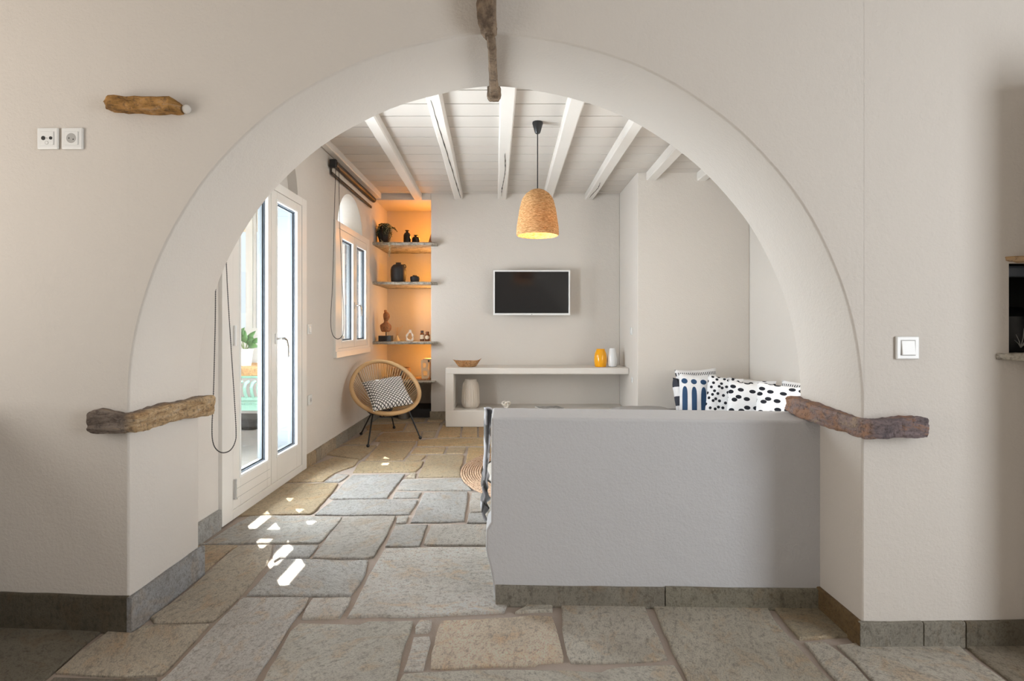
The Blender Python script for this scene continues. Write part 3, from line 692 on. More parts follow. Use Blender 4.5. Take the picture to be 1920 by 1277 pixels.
# ------------------------------------------------------------------ casement window
wn = thing('window_1', (WX, (WY0+WY1)/2, WZ0), 'small white two-leaf casement window under an arched recess', 'window', None, 'structure')
yframe(wn, FXI, FXO, WY0, WY1, WZ0, WZ1, .085, .085, .085, .062)
MB().box(FXI-.004, FXI+.010, WY0, WY1, WZ0, WZ0+.06).build('sill', 'joinery', wn, bevel=.003)
w1 = leaf(wn, 5.19, 5.738, .912, 2.043, 5.305, 5.685, .977, 1.965)
w2 = leaf(wn, 5.738, 6.262, .912, 2.043, 5.815, 6.185, .975, 1.965)
MB().prism(warc, 'x', WX-.205, WX-.2).build('lunette_pane', 'pane', wn)
handle(wn, 5.745, 1.335, LXI, .11, 1, .95)
MB().box(LXI, LXI+.02, 5.28, 5.31, 1.0, 1.03).build('cord_tensioner', 'white_plastic', wn, bevel=.003)

def dimming_panel(label, y, x0, x1, z0, z1):  # dark panels added outside to tone down the overlit reveals
    r = thing('dimming_panel', ((x0+x1)/2, y, z0), label, 'dimming_panel')
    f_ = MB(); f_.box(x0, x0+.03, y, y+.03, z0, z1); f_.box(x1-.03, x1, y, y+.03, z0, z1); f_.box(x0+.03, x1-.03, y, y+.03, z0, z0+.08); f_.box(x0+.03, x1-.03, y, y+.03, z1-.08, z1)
    f_.build('frame', 'lamp_offset_grey', r); MB().box(x0+.03, x1-.03, y+.008, y+.024, z0+.08, z1-.08).build('panel', 'lamp_offset_grey', r)
dimming_panel('dark panel added to dim the reveal outside the glazed door', DY1-.055, XO+.005, -1.69, .03, 2.06)
dimming_panel('dark panel added to dim the reveal outside the small window', WY1-.055, XO+.005, -1.69, .87, 2.05)

# ------------------------------------------------------------------ roller blinds with bead chains
def chain(parent, pts, r=.0045, step=.0115, name='bead_chain'):
    # smooth curve through the points, beads along it plus a thread
    P_ = [Vector(p) for p in pts]; fine = []
    for i in range(len(P_)-1):
        a = P_[max(i-1, 0)]; b = P_[i]; c = P_[i+1]; d = P_[min(i+2, len(P_)-1)]
        for k in range(12):
            t_ = k/12; fine.append(.5*((2*b)+(c-a)*t_+(2*a-5*b+4*c-d)*t_*t_+(3*b-a-3*c+d)*t_**3))
    fine.append(P_[-1]); mb = MB().tube(fine, r*.42, 5); acc = 0; last = fine[0]
    for p in fine[1:]:
        seg = (p-last).length
        while seg > 1e-6 and acc+seg >= step:
            q = last.lerp(p, (step-acc)/seg)
            mb.add([q+Vector(v)*r for v in ((1,0,0),(-1,0,0),(0,1,0),(0,-1,0),(0,0,1),(0,0,-1))], [(0,2,4),(2,1,4),(1,3,4),(3,0,4),(2,0,5),(1,2,5),(3,1,5),(0,3,5)])
            seg = (p-q).length; last = q; acc = 0
        acc += seg; last = p
    mb.build(name, 'black_metal', parent)
def blind(label, y0, y1, z, chainpts):
    b = thing('roller_blind', (-1.55, y0, z), label, 'roller blind')
    MB().box(-1.605, -1.545, y0, y0+.045, z-.03, z+.045).build('end_box', 'black_metal', b, bevel=.008)
    MB().tube([(-1.57, y0+.03, z+.012), (-1.57, y1, z+.012)], .030, 16).build('cassette', 'blind_metal', b, smooth=True)
    MB().box(-1.597, -1.595, y0+.05, y1-.02, z-.062, z+.01).build('fabric', 'blind_fabric', b)
    MB().box(-1.602, -1.588, y0+.04, y1-.01, z-.085, z-.060).build('hem_bar', 'blind_metal', b, bevel=.003)
    chain(b, chainpts)
    return b
def W(x, y, X): D = X*FPX/(x-VX); return P(x, y, D)
CX = -1.548
blind('brown roller blind rolled up above the small window', 4.945, 6.42, 2.57,
      [W(629.5, 312, CX), W(627, 400, CX), W(624, 520, CX), W(620.5, 585, CX), W(620.5, 612, CX), W(624, 628, CX), W(632, 635.5, CX), W(640, 632, CX), W(644, 620, CX), W(644, 580, CX), W(640, 500, CX), W(636.5, 400, CX), W(635.5, 312, CX)])
CX2 = -1.535
blind('roller blind above the glazed door with a long bead chain', 2.84, 4.40, 2.57,
      [W(404.5, 300, CX2), W(404, 560, CX2), W(402.5, 650, CX2), W(400, 745, CX2), W(397.5, 800, CX2), W(399, 828, CX2), W(406, 843, CX2), W(418, 849, CX2), W(432, 844, CX2), W(441, 828, CX2), W(442.5, 806, CX2), W(439, 740, CX2), W(432.5, 640, CX2), W(425.5, 520, CX2), W(418, 330, CX2)])

# ------------------------------------------------------------------ wall plates
def plate(name, label, cat, c, nrm, s=.082, kind='switch'):
    c = Vector(c); n_ = Vector(nrm).normalized(); u = Vector((0,0,1)).cross(n_); mat4 = Matrix((( u.x, -n_.x, 0, 0), (u.y, -n_.y, 0, 0), (0, 0, 1, 0), (0, 0, 0, 1)))
    # local: x along the wall, -y out of the wall, z up
    r = thing(name, c, label, cat); obs = []
    def part(nm, mb, mt, par=None, **kw):
        o = mb.build(nm, mt, None, **kw); o.data.transform(mat4); o.parent = par or r; o.location = (0,0,0); WL[o] = c.copy(); return o
    h = s/2
    part('cover_plate', MB().box(-h, h, -.010, 0, -h, h), 'white_plastic', bevel=.004)
    if kind == 'switch':
        part('rocker', MB().add([(-h*.58,-.016,-h*.62),(h*.58,-.016,-h*.62),(h*.58,-.011,h*.62),(-h*.58,-.011,h*.62),(-h*.58,-.005,-h*.62),(h*.58,-.005,-h*.62),(h*.58,-.005,h*.62),(-h*.58,-.005,h*.62)], [(0,1,2,3),(4,7,6,5),(0,4,5,1),(1,5,6,2),(2,6,7,3),(3,7,4,0)]), 'white_plastic', bevel=.0015)
        part('rocker_gap', MB().box(-h*.64, h*.64, -.0105, -.004, -h*.68, h*.68), 'socket_grey')
    else:
        ins = part('insert', MB().box(-h*.62, h*.62, -.0125, -.004, -h*.62, h*.62), 'white_plastic', bevel=.001)
        def disc(x, z, rad, y, mt, nm): 
            mb = MB(); nn = 20; vs = [(x+rad*math.cos(2*PI*i/nn), y, z+rad*math.sin(2*PI*i/nn)) for i in range(nn)]+[(x+rad*math.cos(2*PI*i/nn), -.003, z+rad*math.sin(2*PI*i/nn)) for i in range(nn)]
            mb.add(vs, [tuple(range(nn))]+[(i, (i+1) % nn, (i+1) % nn+nn, i+nn) for i in range(nn)]); return part(nm, mb, mt, ins)
        if kind == 'power':
            disc(0, 0, h*.46, -.0128, 'socket_grey', 'cup'); disc(-h*.2, 0, h*.06, -.0131, 'dark_hole', 'contact'); disc(h*.2, -h*.12, h*.06, -.0131, 'dark_hole', 'contact')
        else:
            disc(-h*.33, 0, h*.19, -.0135, 'dark_hole', 'jack'); disc(h*.38, 0, h*.15, -.0135, 'dark_hole', 'jack'); disc(0, 0, h*.05, -.0135, 'socket_grey', 'screw')
            disc(.0, -h*.43, h*.17, -.0130, 'socket_grey', 'jack_ring'); disc(.0, -h*.43, h*.13, -.0133, 'white_plastic', 'jack_cover')
    return r
def fw(x, y):                                              # point on the front wall through a pixel
    D = 2.0
    for _ in range(8): D = yf((x-VX)*D/FPX)
    return P(x, y, D)
nf = (-.03, -1, 0)
plate('aerial_socket', 'white aerial socket with two round jacks, left of the power socket', 'socket', fw(93, 261), nf, .08, 'aerial')
plate('power_socket', 'white power socket with a round cup below the golden stone bar', 'socket', fw(138.5, 261), nf, .08, 'power')
plate('light_switch', 'white light switch on the wall right of the arch', 'switch', fw(1699, 652), (0, -1, 0), .081)
plate('light_switch', 'small white light switch beside the glazed door', 'switch', W(579, 617.5, WX), (1, 0, 0), .082)
plate('power_socket', 'low white wall socket beside the glazed door', 'socket', W(580, 750, WX), (1, 0, 0), .082, 'power')
plate('light_switch', 'tiny white switch on the side of the wall projection', 'switch', (1.3316, 1.3316*FPX/(1184.5-VX), EYE-(621-VY)*5.80/FPX), (-1, 0, 0), .082)
plate('power_socket', 'tiny white socket beside the bench top on the wall projection', 'socket', (1.3316, 1.3316*FPX/(1186-VX), EYE-(713-VY)*5.95/FPX), (-1, 0, 0), .06, 'power')

# ------------------------------------------------------------------ rough stones let into the arch wall
def rough(name, label, stations, mat, seed, amp=.006, sub=2, cat='stone'):
    # stations: (point inside the wall, outward vector, z bottom, z top)
    vs = []; ns = len(stations); K = 10
    c = Vector((sum(s[0][0] for s in stations)/ns, sum(s[0][1] for s in stations)/ns, min(s[2] for s in stations)))
    for i, (p, o_, z0, z1) in enumerate(stations):
        p = Vector((*p, 0)); o_ = Vector((*o_, 0)); h = z1-z0
        for f, z in ((0, 0), (.55, .0), (.95, .0), (1.0, .16), (.985, .5), (1.0, .86), (.93, 1.0), (.5, 1.0), (0, 1.0), (0, .5)):
            q = p + o_*f; q.z = z0+h*z; vs.append(q)
    fs = []
    for i in range(ns-1):
        for j in range(K): l = (j+1) % K; fs.append((i*K+j, i*K+l, (i+1)*K+l, (i+1)*K+j))
    fs += [tuple(range(K)), tuple((ns-1)*K+j for j in reversed(range(K)))]
    me = bpy.data.meshes.new(name); me.from_pydata([tuple(v-c) for v in vs], [], fs)
    bm = bmesh.new(); bm.from_mesh(me); bmesh.ops.recalc_face_normals(bm, faces=bm.faces)
    bmesh.ops.triangulate(bm, faces=[f for f in bm.faces if len(f.verts) > 4])
    bmesh.ops.subdivide_edges(bm, edges=bm.edges, cuts=sub, use_grid_fill=True)
    bm.normal_update()
    for v in bm.verts:
        q = (v.co+c+Vector((seed, 0, 0)))
        d = noise.fractal(Vector((q.x*20, q.y*20, q.z*55)), .7, 2.0, 5)*amp*1.25 + noise.cell(Vector((q.x*26, q.y*26, q.z*34)))*amp*.55
        v.co += v.normal*d
    bm.to_mesh(me); bm.free(); me.materials.append(M[mat])
    for pl_ in me.polygons: pl_.use_smooth = False
    o = bpy.data.objects.new(name, me); C.objects.link(o); o.location = c; WL[o] = c.copy()
    return tag(o, label, cat)
XI = -1.345
rough('impost_stone', 'brown weathered stone slab wrapping the left pier of the arch', [
    ((-1.548, 2.12), (.0, -.080), .748, .790), ((-1.536, 2.12), (0, -.108), .737, .806), ((-1.505, 2.12), (0, -.116), .733, .818), ((-1.46, 2.12), (0, -.114), .731, .808), ((-1.42, 2.12), (.005, -.117), .733, .803), ((-1.43, 2.12), (.05, -.120), .731, .802),
    ((-1.46, 2.12), (.117, -.119), .733, .800), ((-1.46, 2.12), (.120, -.07), .733, .803), ((-1.46, 2.13), (.118, 0), .735, .806), ((-1.46, 2.22), (.120, 0), .738, .812), ((-1.46, 2.30), (.115, 0), .735, .806), ((-1.46, 2.39), (.118, 0), .728, .804), ((-1.46, 2.48), (.119, 0), .720, .808), ((-1.46, 2.535), (.115, 0), .722, .804), ((-1.46, 2.553), (.085, 0), .735, .792)], 'rock_left', 1.0, .0032, 3)
rough('impost_stone', 'rusty dark stone slab wrapping the right pier of the arch', [
    ((1.31, 2.40), (-.10, 0), .772, .808), ((1.31, 2.375), (-.128, 0), .757, .820), ((1.31, 2.30), (-.130, 0), .750, .818), ((1.31, 2.20), (-.126, 0), .742, .812), ((1.31, 2.10), (-.120, 0), .738, .806), ((1.31, 2.02), (-.106, 0), .735, .800), ((1.31, 1.99), (-.098, -.045), .733, .797), ((1.31, 2.0), (-.094, -.096), .732, .795),
    ((1.31, 2.0), (-.05, -.104), .733, .797), ((1.335, 2.0), (0, -.104), .736, .801), ((1.37, 2.0), (0, -.108), .738, .807), ((1.405, 2.0), (0, -.106), .738, .808), ((1.435, 2.0), (.002, -.100), .737, .803), ((1.447, 2.0), (.003, -.085), .741, .785)], 'rock_right', 5.0, .0036, 3)
pa, pb = fw(204, 200), fw(347, 203)
rough('stone_bar', 'golden brown stone bar sticking out of the wall above the sockets', [
    ((pa.x, pa.y+.03), (0, -.055), pa.z-.016, pa.z+.012), ((pa.x+.03, pa.y+.03), (0, -.082), pa.z-.026, pa.z+.022), ((pa.x*.66+pb.x*.34, pa.y+.028), (0, -.085), pa.z-.030, pa.z+.021), ((pa.x*.33+pb.x*.67, pb.y+.03), (0, -.085), pb.z-.027, pb.z+.025), ((pb.x-.03, pb.y+.03), (0, -.083), pb.z-.026, pb.z+.026), ((pb.x-.004, pb.y+.03), (0, -.06), pb.z-.024, pb.z+.008)], 'rock_gold', 9.0, .004)
MB().ball((pb.x+.012, pb.y-.012, pb.z-.008), .016, 12).build('plaster_daub', 'plaster_smooth', awo, smooth=True)
# keystone: a vertical slab on the face and its edge running through the soffit
def vrough():
    k = thing('keystone', (-.08, 1.98, 2.13), 'dark brown stone slab set edgewise in the crown of the arch', 'stone')
    def loft(stn, nm, seed, amp):
        vs = []; K = 8; ns = len(stn)
        for (c, a, b, ra, rb) in stn:
            c = Vector(c); a = Vector(a); b = Vector(b)
            for i in range(K):
                t_ = 2*PI*(i+.5)/K; ca, sa = math.cos(t_), math.sin(t_); e = .55
                vs.append(c + a*ra*math.copysign(abs(ca)**e, ca) + b*rb*math.copysign(abs(sa)**e, sa))
        fs = [tuple(range(K)), tuple((ns-1)*K+j for j in reversed(range(K)))]
        for i in range(ns-1):
            for j in range(K): l = (j+1) % K; fs.append((i*K+j, i*K+l, (i+1)*K+l, (i+1)*K+j))
        o = MB().add(vs, fs).build(nm, 'rock_brown', k, smooth=True, angle=30)
        bm = bmesh.new(); bm.from_mesh(o.data); bmesh.ops.subdivide_edges(bm, edges=bm.edges, cuts=2, use_grid_fill=True); bm.normal_update()
        for v in bm.verts:
            q = v.co+Vector((seed, 0, 0)); v.co += v.normal*(noise.fractal(q*32, .8, 2.0, 4)*amp)
        bm.to_mesh(o.data); bm.free()
    X_, Y_, Z_ = (1,0,0), (0,1,0), (0,0,1)
    loft([((-.080, 1.975, 2.62), X_, Y_, .036, .045), ((-.083, 1.968, 2.30), X_, Y_, .036, .045), ((-.081, 1.965, 2.245), X_, Y_, .035, .048), ((-.078, 1.968, 2.20), X_, Y_, .033, .045), ((-.074, 1.972, 2.168), X_, Y_, .028, .040), ((-.068, 1.975, 2.150), X_, Y_, .018, .03)], 'face_slab', 0, .005)
    loft([((-.067, 1.965, 2.158), X_, Z_, .014, .016), ((-.064, 2.05, 2.150), X_, Z_, .015, .028), ((-.066, 2.20, 2.152), X_, Z_, .017, .026), ((-.067, 2.36, 2.154), X_, Z_, .019, .024), ((-.068, 2.42, 2.155), X_, Z_, .021, .026), ((-.068, 2.435, 2.156), X_, Z_, .030, .034), ((-.067, 2.475, 2.158), X_, Z_, .032, .036), ((-.066, 2.50, 2.160), X_, Z_, .024, .028)], 'soffit_edge', 3, .004)
vrough()

# fireplace opening at the right edge, and two unseen blocks added to cast soft shadows at both edges
pj = MB().box(1.86, 2.45, 1.70, 1.935, 0, 1.98).build('shadow_block_right', 'plaster', bevel=.01); tag(pj, 'unseen block added beyond the right edge to cast shadow', 'wall', None, 'structure')
kc_ = MB().box(-3.3, -2.02, 1.25, 2.02, 0, .84).build('shadow_block_left', 'plaster', bevel=.01); tag(kc_, 'unseen block added beyond the left edge to cast shadow', 'shadow_block', None, 'structure')
fp = thing('fireplace', (2.1, 1.96, FZ0), 'black fireplace opening at the right edge of the wall', 'fireplace')
yy = yf(1.8)
b_ = MB(); b_.quad((FX0, yy, FZ0), (FX0, yy, FZ1), (FX0+.01, yy+.4, FZ1), (FX0+.01, yy+.4, FZ0)); b_.quad((FX0, yy+.4, FZ0), (FX1, yy+.4, FZ0), (FX1, yy+.4, FZ1), (FX0, yy+.4, FZ1))
b_.quad((FX0, yy, FZ1), (FX1, yy+.02, FZ1), (FX1, yy+.4, FZ1), (FX0, yy+.4, FZ1)); b_.quad((FX0, yy, FZ0), (FX1, yy+.02, FZ0), (FX1, yy+.4, FZ0), (FX0, yy+.4, FZ0)); b_.quad((FX1, yy, FZ0), (FX1, yy, FZ1), (FX1, yy+.4, FZ1), (FX1, yy+.4, FZ0))
b_.build('firebox', 'firebox', fp)
MB().box(FX0+.004, FX1-.004, yy+.02, yy+.05, FZ1-.045, FZ1-.004).build('hood_edge', 'gasket', fp, bevel=.01)
MB().lathe([(.0, 0), (.10, 0), (.115, .06), (.10, .13), (.05, .165), (0, .17)], 24, (FX0+.125, yy+.15, FZ0+.002)).build('stove_pot', 'black_metal', fp, smooth=True)
tw = MB(); tc_ = Vector((FX0+.075, yy+.035, FZ0+.02))
for a0, L in ((80, .07), (110, .05), (60, .05), (130, .035), (45, .04)):
    d = Vector((math.cos(math.radians(a0)), 0, math.sin(math.radians(a0)))); tw.tube([tc_, tc_+d*L*.5+Vector((.003,0,0)), tc_+d*L], [.0018, .0014, .0008], 5)
tw.build('twig', 'socket_grey', fp)
def ledge(label, x0, x1, z0, z1, pr, seed):
    st = []
    for i in range(9):
        x = x0+(x1-x0)*i/8; k = .55 if i == 0 else 1
        st.append(((x, yf(x)+.05), (0, -(pr+.05)*k), z0+(z1-z0)*(.35 if i == 0 else 0), z1))
    return rough('stone_ledge', label, st, 'rock_wood' if seed < 3 else 'shelf_stone', seed, .003)
ledge('thin rough stone ledge above the black fireplace opening', 1.752, 2.6, 1.342, 1.366, .045, 2)
ledge('rough stone ledge under the black fireplace opening', 1.722, 2.6, .996, 1.026, .055, 4)

# ------------------------------------------------------------------ niche shelves and hidden warm lamps
def slab(label, z0, z1, yfr, xl, xr_, seed):
    mb = MB(); n_ = 26; vs = []
    for i in range(n_+1):
        x = xl+(xr_-xl)*i/n_; e = yfr + .012*noise.noise(Vector((x*9, seed, 0))) + (.045*max(0, (i-n_+3)/3)**2); zt = z1+.002*noise.noise(Vector((x*12, seed, 3))); zb = z0+.004*noise.noise(Vector((x*16, seed, 5)))
        yb_ = NY if x < NXR else YB+.03
        vs += [(x, yb_, z0), (x, yb_, z1), (x, e+.006, zt), (x, e-.004, (zt+zb)/2+.004), (x, e+.01, zb)]
    fs = [tuple(range(5)), tuple(n_*5+j for j in reversed(range(5)))]
    for i in range(n_):
        for j in range(5): l = (j+1) % 5; fs.append((i*5+j, i*5+l, (i+1)*5+l, (i+1)*5+j))
    o = mb.add(vs, fs).build('stone_shelf', 'shelf_stone', origin=((xl+xr_)/2, yfr, z0)); return tag(o, label, 'shelf', 'stone shelves in the niche')
SH = (2.118, 1.648, .938, .466)
slab('highest stone shelf of the niche, with a trailing plant', 2.085, SH[0], 6.56, WX, -.862, 1)
slab('second stone shelf of the niche, with two black jars', 1.618, SH[1], 6.56, WX, -.868, 2)
slab('third stone shelf of the niche, with a carved bust', .908, SH[2], 6.57, WX, -.868, 3)
slab('lowest stone shelf of the niche, behind the round chair', .446, SH[3], 6.57, WX, -.885, 4)
MB().box(WX, NXR, YB+.14, NY-.001, .0, .10).build('niche_plinth', 'jamb_dark', bwo)
for z, pw, col in ((2.24, 8.5, (1, .36, .04)), (1.78, 5.5, (1, .42, .07)), (1.36, 6, (1, .46, .11)), (.74, 4.5, (1, .42, .07))):
    MB().lathe([(.0, 0), (.022, 0), (.022, .03), (0, .03)], 16, (-.962, 7.02, z)).build('niche_lamp', 'led', bwo)
    d = bpy.data.lights.new('niche_lamp_light', 'POINT'); d.energy = pw; d.color = col; d.shadow_soft_size = .035
    o = bpy.data.objects.new('niche_lamp_light', d); C.objects.link(o); o.location = (-.988, 7.0, z+.015)

def root_lathe(name, label, cat, c, prof, mat, n=32, **kw):
    o = MB().lathe(prof, n, c, **kw).build(name, mat, origin=c, smooth=True); return tag(o, label, cat)
def at(x, D, z): return ((x-VX)*D/FPX, D, z)
S = 6.75/FPX                                             # metres per photo pixel on the shelves
# shelf 1
pl = thing('trailing_plant', at(721.5, 6.75, SH[0]), 'trailing string plant spilling from a black vase on the top shelf', 'plant')
MB().lathe([(.0, 0), (.048, 0), (.062, .03), (.083, .11), (.088, .15), (.075, .195), (.045, .222), (.04, .235), (.034, .235), (.036, .2), (0, .19)], 28, at(721.0, 6.75, SH[0])).build('vase', 'black_clay', pl, smooth=True)
def strands(seedv, mat, name, ss):
    rng = random.Random(seedv); mb = MB(); c = Vector(at(721.5, 6.75, SH[0]))
    for (ang, L, out) in ss:
        p = c + Vector((.03*math.cos(ang), .03*math.sin(ang), .235)); d = Vector((math.cos(ang), math.sin(ang), .6)).normalized(); run = 0
        while run < L:
            rad = Vector((p.x-c.x, p.y-c.y, 0)); lim = .098 if p.z > SH[0]+.03 else .10
            p = p + d*.011; d = (d + Vector((rng.uniform(-.12, .12), rng.uniform(-.12, .12), -.34))).normalized(); run += .011
            if p.z < SH[0]+.005 and p.y > 6.545: p.y = max(6.545, p.y-.02) if p.y < 6.70 else p.y; p.z = max(p.z, SH[0]+.008) if p.y > 6.56 else p.z
            rad = Vector((p.x-c.x, p.y-c.y, 0))
            if rad.length < out and p.z < SH[0]+.22: rad.normalize(); p.x = c.x+rad.x*out; p.y = c.y+rad.y*out
            q = p+Vector((rng.uniform(-.008, .008), rng.uniform(-.008, .008), rng.uniform(-.004, .004))); s_ = rng.uniform(.0055, .0085)
            mb.add([q+Vector(v)*s_ for v in ((1,0,.2),(-.2,.9,.1),(-1,0,-.2),(.2,-.9,-.1),(0,0,.6),(0,0,-.6))], [(0,1,4),(1,2,4),(2,3,4),(3,0,4),(1,0,5),(2,1,5),(3,2,5),(0,3,5)])
    o = mb.build(name, mat, pl); o['kind'] = 'stuff'
rg = random.Random(3)
strands(11, 'leaf_dark', 'foliage', [(rg.uniform(PI*1.2, PI*1.85), rg.uniform(.08, .22), rg.uniform(.078, .090)) for _ in range(26)])
strands(12, 'leaf_pale', 'pale_foliage', [(rg.uniform(PI*1.3, PI*1.9), rg.uniform(.10, .22), rg.uniform(.082, .094)) for _ in range(9)])
hang = MB(); rg = random.Random(5)
for x, z1, z0 in ((731.5, SH[0]+.10, 1.935), (730, SH[0]+.04, 1.93), (715, SH[0]+.04, 2.05), (717, SH[0]+.02, 2.04)):
    z = z1
    while z > z0:
        D = 6.645 if z > SH[0] else 6.535
        q = Vector(at(x+rg.uniform(-1.1, 1.1), D, z)); s_ = rg.uniform(.006, .009)
        hang.add([q+Vector(v)*s_ for v in ((1,0,.2),(-.2,.9,.1),(-1,0,-.2),(.2,-.9,-.1),(0,0,.6),(0,0,-.6))], [(0,1,4),(1,2,4),(2,3,4),(3,0,4),(1,0,5),(2,1,5),(3,2,5),(0,3,5)]); z -= .011
o = hang.build('hanging_strand', 'leaf_pale', pl); o['kind'] = 'stuff'
tw = MB()
for k in range(5):
    a = Vector(at(732, 6.75, SH[0]+.19+.01*k)); b = a+Vector((.05+.008*k, 0, .01-.022*k)); tw.tube([a, (a+b)/2+Vector((0,0,.012)), b], .0018, 5)
    for f in (.5, .75, 1.0): tw.ball(a.lerp(b, f)+Vector((0, 0, .004)), .006, 6)
tw.build('twig', 'leaf_dark', pl)
def bottle(label, x, D, z, wid, h, mat='brown_glass'):
    r = wid/2; c = at(x, D, z); nk = r*.36
    b = thing('bottle', c, label, 'bottle')
    prof = [(0, 0), (r*.96, 0), (r, .004), (r, h*.60), (r*.93, h*.70), (r*.70, h*.80), (nk, h*.86), (nk, h*.93)]
    MB().lathe(prof+[(nk*.8, h*.93), (nk*.8, h*.84), (r*.9, h*.6), (r*.92, .006), (0, .006)], 28, c).build('body', mat, b, smooth=True)
    MB().lathe([(nk*.8, h*.93), (nk*1.7, h*.975), (nk*1.75, h), (nk*1.5, h), (nk*.7, h*.95)], 28, c, cap=False).build('flared_rim', mat, b, smooth=True)
bottle('tall brown glass bottle on the top shelf', 763.3, 6.74, SH[0], 13.4*S, 26*S)
bottle('short round brown glass bottle on the top shelf', 779.7, 6.74, SH[0], 14*S, 17*S)
cn = at(808.5, 6.72, SH[0]); o = MB().lathe([(0, 0), (.035, 0), (.03, .03), (.012, .10), (.004, .12), (0, .12)], 20, cn).build('cone_ornament', 'wood_carved', origin=cn, smooth=True); tag(o, 'dark pointed cone ornament at the right end of the top shelf', 'ornament')
# shelf 2
j = thing('jar', at(747, 6.78, SH[1]), 'large matte black jar with a small handle on the second shelf', 'jar')
MB().lathe([(0, 0), (.078, 0), (.086, .02), (.094, .09), (.094, .16), (.086, .195), (.062, .222), (.032, .232), (.03, .243), (.035, .25), (.026, .25), (.024, .23), (0, .21)], 36, at(747, 6.78, SH[1])).build('body', 'black_clay', j, smooth=True)
c = Vector(at(747, 6.78, SH[1])); MB().tube([c+Vector((.05, 0, .222)), c+Vector((.082, 0, .225)), c+Vector((.092, 0, .205)), c+Vector((.088, 0, .185))], .0065, 8).build('handle', 'black_clay', j, smooth=True)
root_lathe('jar', 'small squat black jar beside the large one on the second shelf', 'jar', at(778, 6.74, SH[1]), [(0, 0), (.046, 0), (.05, .01), (.058, .06), (.055, .075), (.03, .082), (.027, .092), (.02, .092), (.018, .08), (0, .07)], 'black_clay')
# shelf 3: carved bust
U = 6.70/FPX*.0729; bx = 690+455*.0729; cb = Vector(at(bx, 6.70, SH[2]))
bu = thing('bust', cb, 'carved brown bust with a hair knot on a black block', 'sculpture')
sb = 470*U
MB().box(cb.x-160*U, cb.x+165*U, cb.y-.06, cb.y+.06, SH[2], SH[2]+150*U).build('block', 'black_base', bu, bevel=.002)
MB().tube([(cb.x+10*U, cb.y, SH[2]+145*U), (cb.x+10*U, cb.y, SH[2]+260*U)], .0055, 10).build('rod', 'black_metal', bu, smooth=True)
secs = [(700,370,535),(690,345,555),(650,328,592),(600,315,603),(560,308,606),(520,312,592),(497,345,565),(470,392,540),(445,412,516),(415,416,510),(395,415,528),(370,410,548),(340,404,562),(300,399,568),(260,401,562),(225,408,545),(200,418,520),(190,420,495),(180,414,488),(160,410,486),(145,414,480),(135,428,468)]
vs = []; K = 20
for (yy_, a, b) in secs:
    cx_ = cb.x+((a+b)/2-455)*U; rx = (b-a)/2*U; ry = rx*(.62 if yy_ > 480 else (1.05 if yy_ > 395 else 1.0)); cyo = -.012 if 200 < yy_ < 400 else 0
    for i in range(K): an = 2*PI*i/K; vs.append((cx_+rx*math.cos(an), cb.y+cyo+ry*math.sin(an), SH[2]+(945-yy_)*U))
fs = [tuple(range(K)), tuple((len(secs)-1)*K+i for i in reversed(range(K)))]
for i in range(len(secs)-1):
    for k_ in range(K): l = (k_+1) % K; fs.append((i*K+k_, i*K+l, (i+1)*K+l, (i+1)*K+k_))
MB().add(vs, fs).build('figure', 'wood_carved', bu, smooth=True, angle=60)
MB().add([(cb.x+108*U, cb.y-.03, SH[2]+660*U), (cb.x+128*U, cb.y-.045, SH[2]+620*U), (cb.x+98*U, cb.y-.05, SH[2]+612*U), (cb.x+90*U, cb.y-.03, SH[2]+612*U), (cb.x+90*U, cb.y-.02, SH[2]+650*U)], [(0,1,2),(0,2,3,4),(0,4,3,1),(1,3,2)]).build('nose', 'wood_carved', bu)
# reed diffuser
cd = Vector(at(690+745*.0729, 6.95, SH[2])); U2 = 6.95/FPX*.0729
rd = thing('reed_diffuser', cd, 'small conical reed diffuser with tan sticks beside the bust', 'diffuser')
MB().lathe([(0, 0), (80*U2, 0), (80*U2, 6*U2), (30*U2, 118*U2), (32*U2, 140*U2), (24*U2, 140*U2), (0, 110*U2)], 24, cd).build('bottle', 'diffuser_glass', rd, smooth=True)
for dx, dy, h in ((-95, 10, 190), (-40, -15, 240), (0, 15, 225), (45, -10, 230), (90, 5, 250), (145, 12, 275), (20, -20, 240)):
    MB().tube([cd+Vector((dx*.05*U2, 0, 110*U2)), cd+Vector((dx*U2, dy*U2, (120+h)*U2))], .0022, 6).build('reed', 'reed_tan', rd)
# white looped sculpture
cs = Vector(at(690+1072*.0729, 6.78, SH[2])); U3 = 6.78/FPX*.0729
lp_ = [(-50,28),(-72,60),(-78,110),(-62,165),(-30,215),(10,243),(45,215),(72,165),(84,115),(80,65),(58,28),(5,22)]
ls = thing('looped_sculpture', cs, 'white clay sculpture in the shape of an open loop on the third shelf', 'sculpture')
sm = []
for i in range(len(lp_)):
    a, b, c_, d = [Vector((q[0], 0, q[1])) for q in (lp_[i-1], lp_[i], lp_[(i+1) % len(lp_)], lp_[(i+2) % len(lp_)])]
    for k_ in range(4): t_ = k_/4; sm.append(cs+U3*.5*((2*b)+(c_-a)*t_+(2*a-5*b+4*c_-d)*t_*t_+(3*b-a-3*c_+d)*t_**3))
MB().tube(sm, [(.0115+.004*math.sin(i*.7)) for i in range(len(sm))], 12, True).build('loop', 'white_clay', ls, smooth=True)
MB().lathe([(0, 225*U3), (38*U3, 235*U3), (30*U3, 270*U3), (32*U3, 295*U3), (20*U3, 295*U3), (0, 270*U3)], 20, cs+Vector((12*U3, 0, 0))).build('neck', 'white_clay', ls, smooth=True)
